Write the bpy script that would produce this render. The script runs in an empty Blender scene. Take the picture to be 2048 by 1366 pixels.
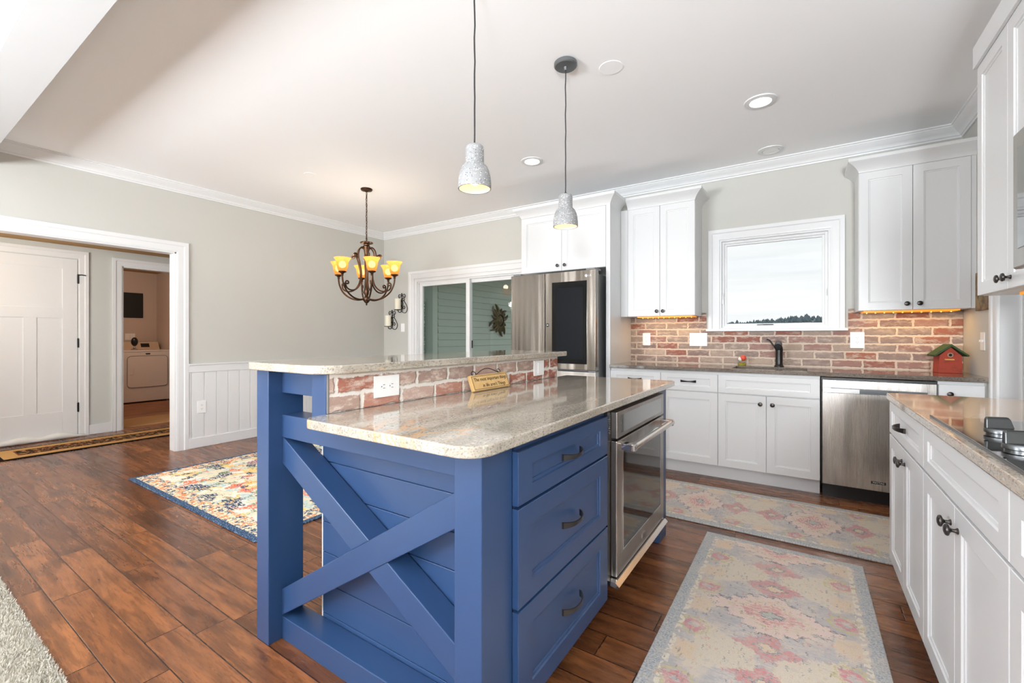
import bpy, bmesh, math, random
from mathutils import Vector, Matrix
random.seed(7)
PI = math.pi
SC = bpy.context.scene
COL = SC.collection

# ------------------------------------------------------------------ camera
F_PX = 882.0                       # focal length in pixels of a 2048 px wide frame
cam_d = bpy.data.cameras.new('camera'); cam = bpy.data.objects.new('camera', cam_d); COL.objects.link(cam)
cam_d.sensor_width = 36.0; cam_d.lens = F_PX/2048*36.0; cam_d.clip_start = 0.02; cam_d.clip_end = 2000
cam_d.shift_y = -10.0/2048
cam.location = (0, 0, 1.174); cam.rotation_euler = (PI/2, 0, math.radians(33.4))
SC.camera = cam

# ------------------------------------------------------------------ view, sky, big lights
SC.view_settings.view_transform = 'Standard'; SC.view_settings.look = 'None'
SC.view_settings.gamma = 1.0; SC.view_settings.use_curve_mapping = False
SC.view_settings.exposure = 0.08
SC.cycles.max_bounces = 10; SC.cycles.diffuse_bounces = 8; SC.cycles.glossy_bounces = 4
SC.cycles.transmission_bounces = 6; SC.cycles.transparent_max_bounces = 8
SC.cycles.caustics_reflective = False; SC.cycles.caustics_refractive = False
SC.cycles.sample_clamp_indirect = 6.0

def srgb(r, g, b):
    f = lambda c: (c/255/12.92) if c/255 <= 0.04045 else ((c/255+0.055)/1.055)**2.4
    return (f(r), f(g), f(b), 1.0)

def build_world():
    w = bpy.data.worlds.new('overcast_sky'); SC.world = w; w.use_nodes = True
    nt = w.node_tree; nt.nodes.clear()
    tc = nt.nodes.new('ShaderNodeTexCoord'); mp = nt.nodes.new('ShaderNodeMapping')
    mp.inputs['Scale'].default_value = (2.2, 2.2, 26.0)
    no = nt.nodes.new('ShaderNodeTexNoise'); no.inputs['Scale'].default_value = 1.0; no.inputs['Detail'].default_value = 4
    rp = nt.nodes.new('ShaderNodeValToRGB')
    rp.color_ramp.elements[0].position = 0.32; rp.color_ramp.elements[0].color = srgb(236, 240, 242)
    rp.color_ramp.elements[1].position = 0.62; rp.color_ramp.elements[1].color = srgb(255, 255, 255)
    bg = nt.nodes.new('ShaderNodeBackground'); bg.inputs['Strength'].default_value = 1.04
    out = nt.nodes.new('ShaderNodeOutputWorld')
    L = nt.links.new
    L(tc.outputs['Generated'], mp.inputs['Vector']); L(mp.outputs[0], no.inputs['Vector'])
    L(no.outputs['Fac'], rp.inputs['Fac']); L(rp.outputs['Color'], bg.inputs['Color']); L(bg.outputs[0], out.inputs['Surface'])
build_world()

def area_light(name, loc, rot, sx, sy, power, color=(1, 1, 1)):
    d = bpy.data.lights.new(name, 'AREA'); d.shape = 'RECTANGLE'; d.size = sx; d.size_y = sy
    d.energy = power; d.color = color
    o = bpy.data.objects.new(name, d); COL.objects.link(o); o.location = loc; o.rotation_euler = rot
    return o
def point_light(name, loc, power, color=(1, 1, 1), radius=0.03):
    d = bpy.data.lights.new(name, 'POINT'); d.energy = power; d.color = color; d.shadow_soft_size = radius
    o = bpy.data.objects.new(name, d); COL.objects.link(o); o.location = loc
    return o
# area light added as daylight at an unseen window behind the camera
area_light('added_daylight_rear', (-3.75, -4.55, 1.45), (PI/2, 0, 0), 2.5, 2.4, 60, (0.92, 0.965, 1.0))
# the photographer's flash, held just above the camera (its shadows show on the ceiling and cabinets)
point_light('camera_flash', (0.0, -0.14, 1.37), 16, (0.96, 0.98, 1.0), 0.05)
# added fill lights behind the camera, aimed up to brighten the ceiling
area_light('added_ceiling_fill', (-2.7, -2.3, 1.5), (math.radians(143), 0, 0), 1.6, 0.8, 240, (0.92, 0.965, 1.0))
area_light('added_ceiling_fill', (0.68, -2.3, 1.5), (math.radians(143), 0, 0), 0.5, 0.8, 265, (0.92, 0.965, 1.0))

# ------------------------------------------------------------------ node helper
class V:
    """a scalar socket with arithmetic"""
    def __init__(s, m, sock): s.m = m; s.s = sock
    def _b(s, op, o, rev=False, clamp=False):
        n = s.m.nt.nodes.new('ShaderNodeMath'); n.operation = op; n.use_clamp = clamp
        a, b = (o, s) if rev else (s, o)
        s.m.put(n.inputs[0], a); s.m.put(n.inputs[1], b)
        return V(s.m, n.outputs[0])
    def __add__(s, o): return s._b('ADD', o)
    def __radd__(s, o): return s._b('ADD', o)
    def __sub__(s, o): return s._b('SUBTRACT', o)
    def __rsub__(s, o): return s._b('SUBTRACT', o, True)
    def __mul__(s, o): return s._b('MULTIPLY', o)
    def __rmul__(s, o): return s._b('MULTIPLY', o)
    def __truediv__(s, o): return s._b('DIVIDE', o)
    def lt(s, o): return s._b('LESS_THAN', o)
    def gt(s, o): return s._b('GREATER_THAN', o)
    def min(s, o): return s._b('MINIMUM', o)
    def max(s, o): return s._b('MAXIMUM', o)
    def pingpong(s, o): return s._b('PINGPONG', o)
    def mod(s, o): return s._b('FLOORED_MODULO', o)
    def snap(s, o): return s._b('SNAP', o)
    def abs(s):
        n = s.m.nt.nodes.new('ShaderNodeMath'); n.operation = 'ABSOLUTE'; s.m.put(n.inputs[0], s); return V(s.m, n.outputs[0])
    def smooth(s, a, b):
        n = s.m.nt.nodes.new('ShaderNodeMapRange'); n.interpolation_type = 'SMOOTHSTEP'
        s.m.put(n.inputs['Value'], s); n.inputs['From Min'].default_value = a; n.inputs['From Max'].default_value = b
        return V(s.m, n.outputs['Result'])

class Mat:
    def __init__(s, name):
        s.mat = bpy.data.materials.new(name); s.mat.use_nodes = True; s.nt = s.mat.node_tree
        s.p = s.nt.nodes['Principled BSDF']; s.out = s.nt.nodes['Material Output']
    def put(s, inp, v):
        if isinstance(v, V): s.nt.links.new(v.s, inp)
        elif hasattr(v, 'is_output'): s.nt.links.new(v, inp)
        else: inp.default_value = v
    def obj(s):
        return s.nt.nodes.new('ShaderNodeTexCoord').outputs['Object']
    def geo(s):
        return s.nt.nodes.new('ShaderNodeNewGeometry').outputs['Position']
    def xyz(s, vec):
        n = s.nt.nodes.new('ShaderNodeSeparateXYZ'); s.put(n.inputs[0], vec)
        return [V(s, n.outputs[i]) for i in range(3)]
    def vec(s, x, y, z=0.0):
        n = s.nt.nodes.new('ShaderNodeCombineXYZ')
        for i, c in enumerate((x, y, z)): s.put(n.inputs[i], c)
        return n.outputs[0]
    def noise(s, vec, scale=5, detail=3, rough=0.5, dist=0.0, color=False):
        n = s.nt.nodes.new('ShaderNodeTexNoise'); s.put(n.inputs['Vector'], vec)
        n.inputs['Scale'].default_value = scale; n.inputs['Detail'].default_value = detail
        n.inputs['Roughness'].default_value = rough; n.inputs['Distortion'].default_value = dist
        return n.outputs['Color'] if color else V(s, n.outputs['Fac'])
    def voronoi(s, vec, scale=5, feature='F1', out='Distance'):
        n = s.nt.nodes.new('ShaderNodeTexVoronoi'); n.feature = feature; s.put(n.inputs['Vector'], vec)
        n.inputs['Scale'].default_value = scale
        return n.outputs[out] if out == 'Color' else V(s, n.outputs[out])
    def white(s, vec):
        n = s.nt.nodes.new('ShaderNodeTexWhiteNoise'); s.put(n.inputs['Vector'], vec); return V(s, n.outputs['Value'])
    def mix(s, fac, a, b, mode='MIX'):
        n = s.nt.nodes.new('ShaderNodeMix'); n.data_type = 'RGBA'; n.blend_type = mode
        s.put(n.inputs[0], fac); s.put(n.inputs[6], a); s.put(n.inputs[7], b)
        return n.outputs[2]
    def ramp(s, fac, stops, const=False):
        n = s.nt.nodes.new('ShaderNodeValToRGB'); s.put(n.inputs[0], fac); cr = n.color_ramp
        if const: cr.interpolation = 'CONSTANT'
        while len(cr.elements) < len(stops): cr.elements.new(0.5)
        for e, (p, c) in zip(cr.elements, stops): e.position = p; e.color = c
        return n.outputs[0]
    def bump(s, h, strength=0.3, dist=0.002):
        n = s.nt.nodes.new('ShaderNodeBump'); n.inputs['Strength'].default_value = strength
        n.inputs['Distance'].default_value = dist; s.put(n.inputs['Height'], h)
        s.nt.links.new(n.outputs[0], s.p.inputs['Normal'])
    def set(s, **k):
        names = dict(color='Base Color', rough='Roughness', metal='Metallic', spec='Specular IOR Level', coat='Coat Weight',
                     coatr='Coat Roughness', emit='Emission Color', estr='Emission Strength', sheen='Sheen Weight', alpha='Alpha',
                     trans='Transmission Weight', ior='IOR', aniso='Anisotropic')
        for a, v in k.items(): s.put(s.p.inputs[names[a]], v)
        return s

def flat(name, rgb, rough=0.5, **k):
    return Mat(name).set(color=srgb(*rgb), rough=rough, **k).mat

def mk_paint(name, rgb, rough=0.45, amt=0.015):
    m = Mat(name); n = m.noise(m.geo(), 3.0, 2)
    c = srgb(*rgb); d = tuple(x*(1-amt*2) for x in c[:3]) + (1,)
    m.set(color=m.mix(n, d, c), rough=rough); return m.mat

M = {}
M['white'] = mk_paint('white_cabinet_paint', (217, 218, 219), 0.32)
M['trim'] = mk_paint('white_trim_paint', (224, 225, 226), 0.35)
M['ceiling'] = mk_paint('ceiling_paint', (248, 249, 251), 0.75, 0.006)
M['wall'] = mk_paint('greige_wall_paint', (194, 193, 187), 0.6)
M['hallwall'] = mk_paint('hall_wall_paint', (196, 198, 194), 0.6)
M['warmceil'] = mk_paint('warm_bounce_ceiling', (176, 138, 84), 0.7)  # warm bounce from the wood floor, painted into the ceiling colour
M['laundry'] = mk_paint('laundry_wall_paint', (200, 186, 176), 0.6)
M['plate'] = flat('white_plastic', (240, 240, 240), 0.3)
M['slot'] = flat('dark_slot', (60, 58, 56), 0.6)
M['black'] = flat('black_plastic', (14, 14, 15), 0.35)
M['blackmetal'] = flat('black_iron', (22, 19, 18), 0.4, metal=0.6)
M['bronze'] = flat('oil_rubbed_bronze', (78, 56, 40), 0.34, metal=0.85)
M['pull'] = flat('dark_pewter_hardware', (74, 70, 68), 0.34, metal=0.9)
M['chrome'] = flat('chrome', (205, 205, 205), 0.12, metal=1.0)
M['darkmetal'] = flat('gunmetal', (96, 98, 100), 0.3, metal=0.9)
M['canopy'] = flat('pewter_canopy', (112, 115, 118), 0.35, metal=0.6)
M['cord'] = flat('black_cord', (40, 40, 42), 0.6)
M['candle'] = flat('ivory_wax', (238, 232, 212), 0.5)
M['dryer'] = flat('white_enamel', (222, 216, 212), 0.3)
M['unlit_void'] = flat('unlit_room_tone', (50, 52, 56), 0.7)  # darkness of an unlit room, painted into its wall colour
M['siding'] = mk_paint('pale_green_siding', (184, 194, 186), 0.5)
M['sidingtrim'] = flat('siding_trim', (196, 206, 198), 0.5)

def mk_blue():
    m = Mat('navy_blue_paint'); g = m.geo()
    n = m.noise(g, 2.0, 2); f = m.noise(g, 260, 2)
    c = m.mix(n, srgb(35, 58, 95), srgb(43, 68, 105))
    m.set(color=c, rough=0.36); m.bump(f, 0.06, 0.001); return m.mat
M['blue'] = mk_blue()

def mk_steel(name, rgb, rough, axis, wav=0.03):
    m = Mat(name); x, y, z = m.xyz(m.geo())
    v = m.vec(x*3, y*3, z*420) if axis == 'h' else m.vec(x*420, y*420, z*3)
    n = m.noise(v, 1.0, 2)
    w = m.noise(m.vec(x*5.5, y*5.5, z*0.35), 1.0, 2); h = m.noise(m.vec(x*2.0, y*2.0, z*0.5), 1.6, 2)
    c = m.mix(h.smooth(0.35, 0.65)*0.35, srgb(*rgb), tuple(k*0.62 for k in srgb(*rgb)[:3])+(1,))  # darker streaks stand for reflections, painted into the steel colour
    m.set(color=c, metal=1.0, rough=n*0.10 + (rough-0.05)); m.bump(n*0.004 + w*0.55, 0.5, wav); return m.mat
M['steel'] = mk_steel('brushed_stainless', (172, 167, 162), 0.30, 'h')
M['steel_fridge'] = mk_steel('warm_brushed_stainless', (128, 120, 112), 0.22, 'v', 0.11)
M['steel_v'] = mk_steel('brushed_stainless_vertical', (208, 203, 198), 0.27, 'v')
M['handle_steel'] = flat('satin_steel_bar', (206, 200, 194), 0.2, metal=1.0)
M['blackglass'] = flat('black_glass', (8, 8, 9), 0.05, spec=0.9, coat=1.0)
M['fridgeglass'] = flat('fridge_black_glass', (7, 7, 8), 0.12, spec=0.22)
def mk_ovenglass():
    m = Mat('dark_mirror_glass'); m.set(color=srgb(70, 66, 62), metal=0.75, rough=0.06); return m.mat
M['ovenglass'] = mk_ovenglass()

def mk_wood_floor(name, cols, row, length, along='x', rough=0.27):
    m = Mat(name); x, y, z = m.xyz(m.geo())
    if along == 'y': x, y = y, x
    r = (y/row).snap(1.0)
    h = m.white(m.vec(r, 3.7))
    h2 = m.white(m.vec(r, 9.1))
    L = h2*(length*0.7) + length*0.65
    xx = x/L + h*7.0
    b = xx.snap(1.0)
    pid = m.white(m.vec(r, b, 1.3))
    fy = (y/row).mod(1.0); fx = xx.mod(1.0)
    ey = fy.min(1.0-fy)*row; ex = fx.min(1.0-fx)*L
    e = ey.min(ex)
    groove = e.smooth(0.0008, 0.0032)
    gv = m.vec(x*2.2 + pid*40, y*26 + pid*13, pid*5)
    grain = m.noise(gv, 1.0, 6, 0.62, 0.4)
    blotch = m.noise(m.vec(x*2.6 + pid*31, y*11 + pid*17, 0.0), 1.0, 3, 0.5, 0.5)
    base = m.ramp(pid, cols)
    c = m.mix(grain.smooth(0.35, 0.75), base, m.mix(0.62, base, srgb(48, 26, 14)))
    c = m.mix((1.0-blotch.smooth(0.30, 0.56))*0.62, c, srgb(54, 30, 18))
    fine = m.noise(m.vec(x*14 + pid*9, y*150, pid*3), 1.0, 4, 0.7)
    c = m.mix((1.0-fine.smooth(0.36, 0.52))*0.45, c, srgb(50, 26, 14))
    knot = m.voronoi(m.vec(x*1.0 + pid*3, y*3.2, 0.0), 2.3)
    c = m.mix((1.0-knot.smooth(0.02, 0.10))*0.6, c, srgb(44, 24, 14))
    c = m.mix(groove, srgb(34, 17, 9), c)
    m.set(color=c, rough=grain*0.16 + (rough-0.08), spec=0.5)
    m.bump(groove*0.6 + blotch*0.10 + grain*0.10, 0.30, 0.0025)
    return m.mat
M['floor'] = mk_wood_floor('hand_scraped_maple_floor',
    [(0.0, srgb(98, 58, 36)), (0.3, srgb(126, 76, 44)), (0.6, srgb(148, 92, 54)), (0.85, srgb(112, 66, 40)), (1.0, srgb(164, 104, 62))], 0.127, 1.0)
M['laundryfloor'] = mk_wood_floor('laundry_wood_floor',
    [(0.0, srgb(150, 92, 50)), (0.5, srgb(172, 110, 62)), (1.0, srgb(182, 122, 74))], 0.18, 1.6, 'y', 0.45)

def mk_brick(name, plane, bricks, mortar, bw, bh, wash, wash_amt, zoff=0.0, uoff=0.0):
    m = Mat(name); x, y, z = m.xyz(m.geo())
    u = x if plane == 'x' else y
    wob = m.noise(m.vec(u, z, 0.0), 30, 4, 0.68, color=True)
    wx, wy, _ = m.xyz(wob)
    u2 = u + (wx-0.5)*0.030 + uoff; z2 = z + (wy-0.5)*0.024 - zoff
    r = (z2/bh).snap(1.0)
    sh = r.mod(2.0)*0.5 + m.white(m.vec(r, 2.2))*0.12
    uu = u2/bw + sh
    b = uu.snap(1.0)
    pid = m.white(m.vec(r, b, 4.1)); pid2 = m.white(m.vec(r, b, 8.7))
    fz = (z2/bh).mod(1.0); fu = uu.mod(1.0)
    e = (fz.min(1.0-fz)*bh).min(fu.min(1.0-fu)*bw)
    inb = e.smooth(0.0062, 0.0098)
    base = m.ramp(pid, bricks, True)
    n1 = m.noise(m.vec(u*1.0 + pid*9, z*2.2, pid2*7), 16, 4, 0.65)
    n2 = m.noise(m.vec(u, z, 0.0), 170, 3, 0.7)
    c = m.mix(n1.smooth(0.45, 0.68)*wash_amt*(pid2*0.8+0.45), base, wash)
    c = m.mix((1.0-n2.smooth(0.30, 0.48))*0.45, c, m.mix(0.5, base, srgb(70, 52, 48)))
    mo = m.mix(n2, tuple(k*0.86 for k in mortar[:3])+(1,), mortar)
    m.set(color=m.mix(inb, mo, c), rough=0.85, spec=0.25)
    m.bump(e.smooth(0.003, 0.012) + n2*0.22 + n1*0.2, 0.8, 0.006)
    return m.mat
M['brick'] = mk_brick('backsplash_brick', 'x',
    [(0.0, srgb(148, 132, 124)), (0.18, srgb(164, 146, 134)), (0.34, srgb(152, 118, 110)), (0.48, srgb(134, 114, 110)), (0.60, srgb(176, 156, 140)), (0.74, srgb(144, 96, 86)), (0.84, srgb(142, 124, 118)), (0.94, srgb(154, 102, 86))],
    srgb(214, 196, 180), 0.206, 0.0655, srgb(186, 168, 154), 1.0, 0.914+0.004, 1.44)
M['islandbrick'] = mk_brick('island_brick', 'y',
    [(0.0, srgb(168, 142, 130)), (0.2, srgb(158, 104, 88)), (0.42, srgb(184, 156, 144)), (0.6, srgb(150, 92, 78)), (0.75, srgb(174, 126, 110)), (0.9, srgb(158, 134, 124))],
    srgb(226, 218, 210), 0.19, 0.0655, srgb(208, 190, 178), 1.0, 0.914-0.006, 0.29)

def mk_granite(name, light, mid, dark, axis='y', vein=0.5, rough=0.07):
    m = Mat(name); x, y, z = m.xyz(m.geo())
    if axis == 'x': x, y = y, x
    wob = m.noise(m.vec(x, y, z), 2.2, 3)
    st = m.noise(m.vec(x*9 + wob*2.0, y*1.1, z*6), 1.0, 4, 0.6)
    sp = m.noise(m.vec(x*1.5, y*0.75, z*1.5), 130, 3, 0.75)
    sp2 = m.noise(m.vec(x*1.6, y*0.8, z*1.6+4), 60, 4, 0.7)
    c = m.mix(st.smooth(0.35, 0.66), mid, light)
    c = m.mix((1.0-sp.smooth(0.36, 0.5))*0.7, c, dark)
    c = m.mix(sp2.smooth(0.56, 0.68)*0.6, c, tuple(min(1, k*1.25) for k in light[:3])+(1,))
    vn = m.noise(m.vec(x*2.4 + wob*1.2, y*0.8, 7.7), 1.6, 4, 0.6)
    vl = 1.0-((vn-0.5).abs()).smooth(0.0, 0.022)
    vm = m.noise(m.vec(x, y, 1.0), 1.3, 2).smooth(0.5, 0.62)
    c = m.mix(vl*vm*vein, c, srgb(206, 150, 92))
    m.set(color=c, rough=rough, spec=0.5, coat=0.35, coatr=0.04)
    return m.mat
M['granite'] = mk_granite('pale_island_granite', srgb(186, 178, 165), srgb(160, 151, 138), srgb(98, 94, 89), 'y', 0.7)
M['granite_tan'] = mk_granite('tan_granite', srgb(194, 182, 166), srgb(170, 156, 140), srgb(92, 82, 74), 'y', 0.5)
M['granite_shaded'] = mk_granite('shade_toned_granite', srgb(134, 126, 116), srgb(108, 98, 90), srgb(54, 50, 48), 'x', 0.2)  # same stone as the island, with shade put into a darker colour

def mk_glass(name, tint, refl=1.0):
    m = Mat(name); nt = m.nt
    t = nt.nodes.new('ShaderNodeBsdfTransparent'); t.inputs[0].default_value = tint
    g = nt.nodes.new('ShaderNodeBsdfGlossy'); g.inputs['Roughness'].default_value = 0.01
    fr = nt.nodes.new('ShaderNodeFresnel'); fr.inputs[0].default_value = 1.45
    mx = nt.nodes.new('ShaderNodeMixShader')
    ge = nt.nodes.new('ShaderNodeNewGeometry'); front = V(m, fr.outputs[0])*(1.0 - V(m, ge.outputs['Backfacing']))
    nt.links.new(front.s, mx.inputs[0]); nt.links.new(t.outputs[0], mx.inputs[1]); nt.links.new(g.outputs[0], mx.inputs[2])
    nt.links.new(mx.outputs[0], m.out.inputs['Surface']); return m.mat
M['glass'] = mk_glass('clear_glass', (0.97, 0.98, 0.98, 1))
M['greenglass'] = mk_glass('green_tinted_glass', (0.93, 0.972, 0.955, 1))

def mk_terrazzo():
    m = Mat('terrazzo_concrete'); o = m.obj()
    d = m.voronoi(o, 150); wc = m.xyz(m.voronoi(o, 150, 'F1', 'Color'))[0]
    n = m.noise(o, 30, 3)
    base = m.mix(n, srgb(128, 129, 130), srgb(156, 157, 158))
    chip = d.lt(0.34)
    c = m.mix(chip*wc.gt(0.60), base, srgb(214, 214, 212))
    c = m.mix(chip*wc.lt(0.16), c, srgb(84, 84, 88))
    m.set(color=c, rough=0.6); return m.mat
M['terrazzo'] = mk_terrazzo()

def emis(name, rgb, s):
    return Mat(name).set(color=(0, 0, 0, 1), emit=srgb(*rgb), estr=s).mat
M['lining'] = flat('cream_lining', (226, 206, 168), 0.6)
M['bulb'] = emis('lit_warm_bulb', (255, 240, 214), 5.0)
M['canlens'] = emis('lit_recessed_lens', (255, 252, 246), 6.0)
M['ledstrip'] = emis('lit_amber_led', (255, 190, 70), 5.0)
M['bulbglow'] = emis('lit_pendant_bulb', (255, 244, 220), 2.2)
def mk_amber():
    m = Mat('amber_lamp_glass'); nt = m.nt
    d = nt.nodes.new('ShaderNodeBsdfTranslucent'); d.inputs[0].default_value = srgb(206, 132, 70)
    e = nt.nodes.new('ShaderNodeEmission'); e.inputs[0].default_value = srgb(255, 184, 96); e.inputs[1].default_value = 0.40
    a = nt.nodes.new('ShaderNodeAddShader'); t = nt.nodes.new('ShaderNodeBsdfTransparent'); t.inputs[0].default_value = srgb(255, 246, 226)
    mx = nt.nodes.new('ShaderNodeMixShader'); mx.inputs[0].default_value = 0.42
    nt.links.new(d.outputs[0], a.inputs[0]); nt.links.new(e.outputs[0], a.inputs[1])
    nt.links.new(a.outputs[0], mx.inputs[1]); nt.links.new(t.outputs[0], mx.inputs[2]); nt.links.new(mx.outputs[0], m.out.inputs['Surface'])
    return m.mat
M['amber'] = mk_amber()

# --- rugs
def rug_base(m):
    x, y, z = m.xyz(m.obj()); return x, y
def mk_runner(name, hw, hl):
    m = Mat(name); x, y = rug_base(m)
    wv = m.xyz(m.noise(m.vec(x, y, 0.0), 22, 4, 0.72, color=True))
    wf = m.xyz(m.noise(m.vec(x*0.6, y, 3.0), 120, 2, 0.7, color=True))
    u = x + (wv[0]-0.5)*0.085 + (wf[0]-0.5)*0.030; v = y + (wv[1]-0.5)*0.085 + (wf[1]-0.5)*0.045
    streak = m.noise(m.vec(x*30, y*120, 0.0), 1.0, 4, 0.7)
    big = m.noise(m.vec(x, y, 3.0), 6.0, 4, 0.65)
    fib = m.noise(m.vec(x*260, y*420, 0.0), 1.0, 2)
    au = u.abs(); P = 0.33
    vv = v.pingpong(P)               # repeating medallions down the middle
    v2 = P - vv
    cream = srgb(208, 193, 177); lilac = srgb(172, 168, 170); pink = srgb(200, 112, 114); blue = srgb(118, 130, 146)
    olive = srgb(188, 174, 104); peach = srgb(214, 188, 158); ink = srgb(88, 92, 104); rose = srgb(220, 194, 182)
    c = m.mix(big.smooth(0.36, 0.54), cream, lilac)
    # grey lozenges meeting between the medallions
    d = au*0.9 + vv*0.8
    c = m.mix(d.lt(0.26), c, m.mix(streak.smooth(0.3, 0.7), lilac, srgb(196, 188, 182)))
    # cream bow-ties
    bow = vv - au*0.55
    c = m.mix(bow.lt(0.03)*au.lt(0.24)*au.gt(0.03), c, srgb(210, 197, 176))
    # pink flower heads either side of the bow-tie knot
    f = (au*0.95 + (vv-0.10).abs()*1.35).snap(0.016)
    c = m.mix(f.lt(0.105)*streak.gt(0.46), c, pink); c = m.mix(f.lt(0.030), c, peach); c = m.mix((f-0.032).abs().lt(0.004)*streak.gt(0.45), c, ink)
    c = m.mix((f-0.145).abs().lt(0.009)*streak.gt(0.46), c, cream)
    # stepped rose hexagon
    h = (au*0.9).snap(0.045)*0.75 + v2
    c = m.mix(h.lt(0.15), c, rose); c = m.mix((h-0.152).abs().lt(0.005)*streak.gt(0.40), c, ink)
    h2 = (au*0.75 + v2*1.1).snap(0.014)
    c = m.mix(h2.lt(0.085)*streak.gt(0.49), c, pink); c = m.mix(h2.lt(0.028), c, srgb(170, 176, 170)); c = m.mix((h2-0.029).abs().lt(0.004)*streak.gt(0.45), c, ink)
    c = m.mix((h2-0.113).abs().lt(0.008)*streak.gt(0.5), c, olive)
    # side motifs
    so = (au-hw*0.70).abs()
    v3 = (v + 0.07).pingpong(0.165); s3 = so.max(v3*0.8)
    c = m.mix(s3.lt(0.045), c, peach); c = m.mix((s3-0.040).abs().lt(0.004)*streak.gt(0.42), c, cream)
    v4 = (v + 0.235).pingpong(0.165); r4 = so*so + v4*v4
    c = m.mix((r4-0.0010).abs().lt(0.0006), c, srgb(198, 124, 128)); c = m.mix((r4-0.0030).abs().lt(0.0007)*streak.gt(0.45), c, olive)
    tv = m.vec(x*1.7 + (wf[0]-0.5)*0.05, y*0.7 + (wf[1]-0.5)*0.05, 0.0)
    tick = m.voronoi(tv, 52); tr = m.xyz(m.voronoi(tv, 52, 'F1', 'Color'))[0]
    c = m.mix(tick.lt(0.30)*tr.gt(0.74)*streak.gt(0.4)*0.75, c, ink); c = m.mix(tick.lt(0.34)*tr.lt(0.10)*0.6, c, pink); c = m.mix(tick.lt(0.34)*(tr-0.3).abs().lt(0.05)*0.6, c, olive)
    bd = (hw - x.abs()).min(hl - y.abs())
    bt = m.noise(m.vec(x, y, 5.0), 130, 3, 0.75)
    bcol = m.mix(bt.smooth(0.40, 0.58), blue, srgb(184, 186, 184))
    c = m.mix((bd + (wv[0]-0.5)*0.03 + (wf[1]-0.5)*0.03).lt(0.046), c, bcol)
    c = m.mix((bd + (wv[2]-0.5)*0.02-0.062).abs().lt(0.010)*m.noise(m.vec(x, y, 2.0), 45, 1).gt(0.50), c, srgb(222, 212, 190))
    blotch = m.noise(m.vec(x, y, 8.0), 26, 4, 0.75)
    c = m.mix(streak.smooth(0.38, 0.62)*0.36, c, srgb(208, 198, 184))
    c = m.mix(blotch.smooth(0.50, 0.60)*0.32, c, srgb(202, 190, 174)); c = m.mix((1.0-blotch.smooth(0.38, 0.46))*0.3, c, srgb(166, 162, 164))
    c = m.mix((1.0-big.smooth(0.38, 0.5))*0.22, c, cream)
    c = m.mix(fib.smooth(0.35, 0.65)*0.25, c, srgb(146, 142, 140))
    m.set(color=c, rough=0.95, spec=0.1, sheen=0.1); m.bump(fib, 0.4, 0.003); return m.mat
def mk_floral(name, hw, hl):
    m = Mat(name); x, y = rug_base(m)
    wv = m.xyz(m.noise(m.vec(x, y, 0.0), 9, 4, 0.65, color=True))
    u = x.abs() + (wv[0]-0.5)*0.16; v = y.abs() + (wv[1]-0.5)*0.16
    tk = m.noise(m.vec(x*20, y*75, 0.0), 1.0, 3, 0.7); tk2 = m.noise(m.vec(x*34, y*110, 4.0), 1.0, 2, 0.7)
    def blot(seed, sc, th, w=0.02):
        return m.noise(m.vec(u*1.0, v*0.9, seed), sc, 2, 0.6).smooth(th, th+w)
    c = m.mix(blot(1.0, 4, 0.48), srgb(238, 230, 214), srgb(226, 216, 186))
    c = m.mix(blot(2.0, 7, 0.56)*tk.gt(0.44), c, srgb(180, 204, 204))
    c = m.mix(blot(3.0, 6, 0.58)*tk2.gt(0.42), c, srgb(236, 196, 112))
    c = m.mix(blot(4.0, 6, 0.585)*tk.gt(0.42), c, srgb(222, 118, 84))
    c = m.mix(blot(5.0, 5.5, 0.60)*tk2.gt(0.45), c, srgb(146, 66, 92))
    c = m.mix(blot(6.0, 5.5, 0.545)*tk.gt(0.45), c, srgb(48, 66, 92))
    c = m.mix(blot(7.0, 11, 0.60)*tk2.gt(0.45), c, srgb(126, 136, 96))
    bd = (hw - x.abs()).min(hl - y.abs())
    bn = m.noise(m.vec(x, y, 9.0), 30, 3, 0.7)
    inner = m.mix(bn.smooth(0.46, 0.52), srgb(230, 216, 182), m.mix(m.noise(m.vec(x, y, 4.0), 13, 1).gt(0.5), srgb(214, 140, 96), srgb(76, 88, 108)))
    c = m.mix((bd + (wv[2]-0.5)*0.08).lt(0.15), c, inner)
    c = m.mix((1.0-tk.smooth(0.34, 0.40))*0.6, c, srgb(76, 88, 104)); c = m.mix(tk2.smooth(0.56, 0.62)*0.7, c, srgb(242, 234, 216))
    edge = m.mix(m.noise(m.vec(x, y, 6.0), 120, 2).gt(0.55), srgb(44, 64, 92), srgb(108, 130, 152))
    c = m.mix(bd.lt(0.040), c, edge)
    fib = m.noise(m.vec(x*220, y*220, 0.0), 1.0, 2)
    m.set(color=c, rough=0.95, spec=0.1); m.bump(fib, 0.35, 0.003); return m.mat
def mk_hallrug(name, hw, hl):
    m = Mat(name); x, y = rug_base(m)
    bd = (hw - x.abs()).min(hl - y.abs())
    n = m.noise(m.vec(x, y, 0.0), 24, 3, 0.65); n2 = m.noise(m.vec(x, y, 5.0), 13, 2, 0.6)
    tan = m.mix(n, srgb(170, 130, 78), srgb(198, 158, 102))
    dark = m.mix(n.smooth(0.5, 0.56), srgb(36, 28, 24), m.mix(n2.gt(0.52), srgb(150, 92, 56), srgb(176, 138, 88)))
    c = m.mix(bd.lt(0.15), dark, tan); c = m.mix((bd-0.15).abs().lt(0.006), c, srgb(120, 70, 40)); c = m.mix(bd.lt(0.035), c, srgb(22, 18, 17))
    m.set(color=c, rough=0.95, spec=0.1); return m.mat
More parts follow.
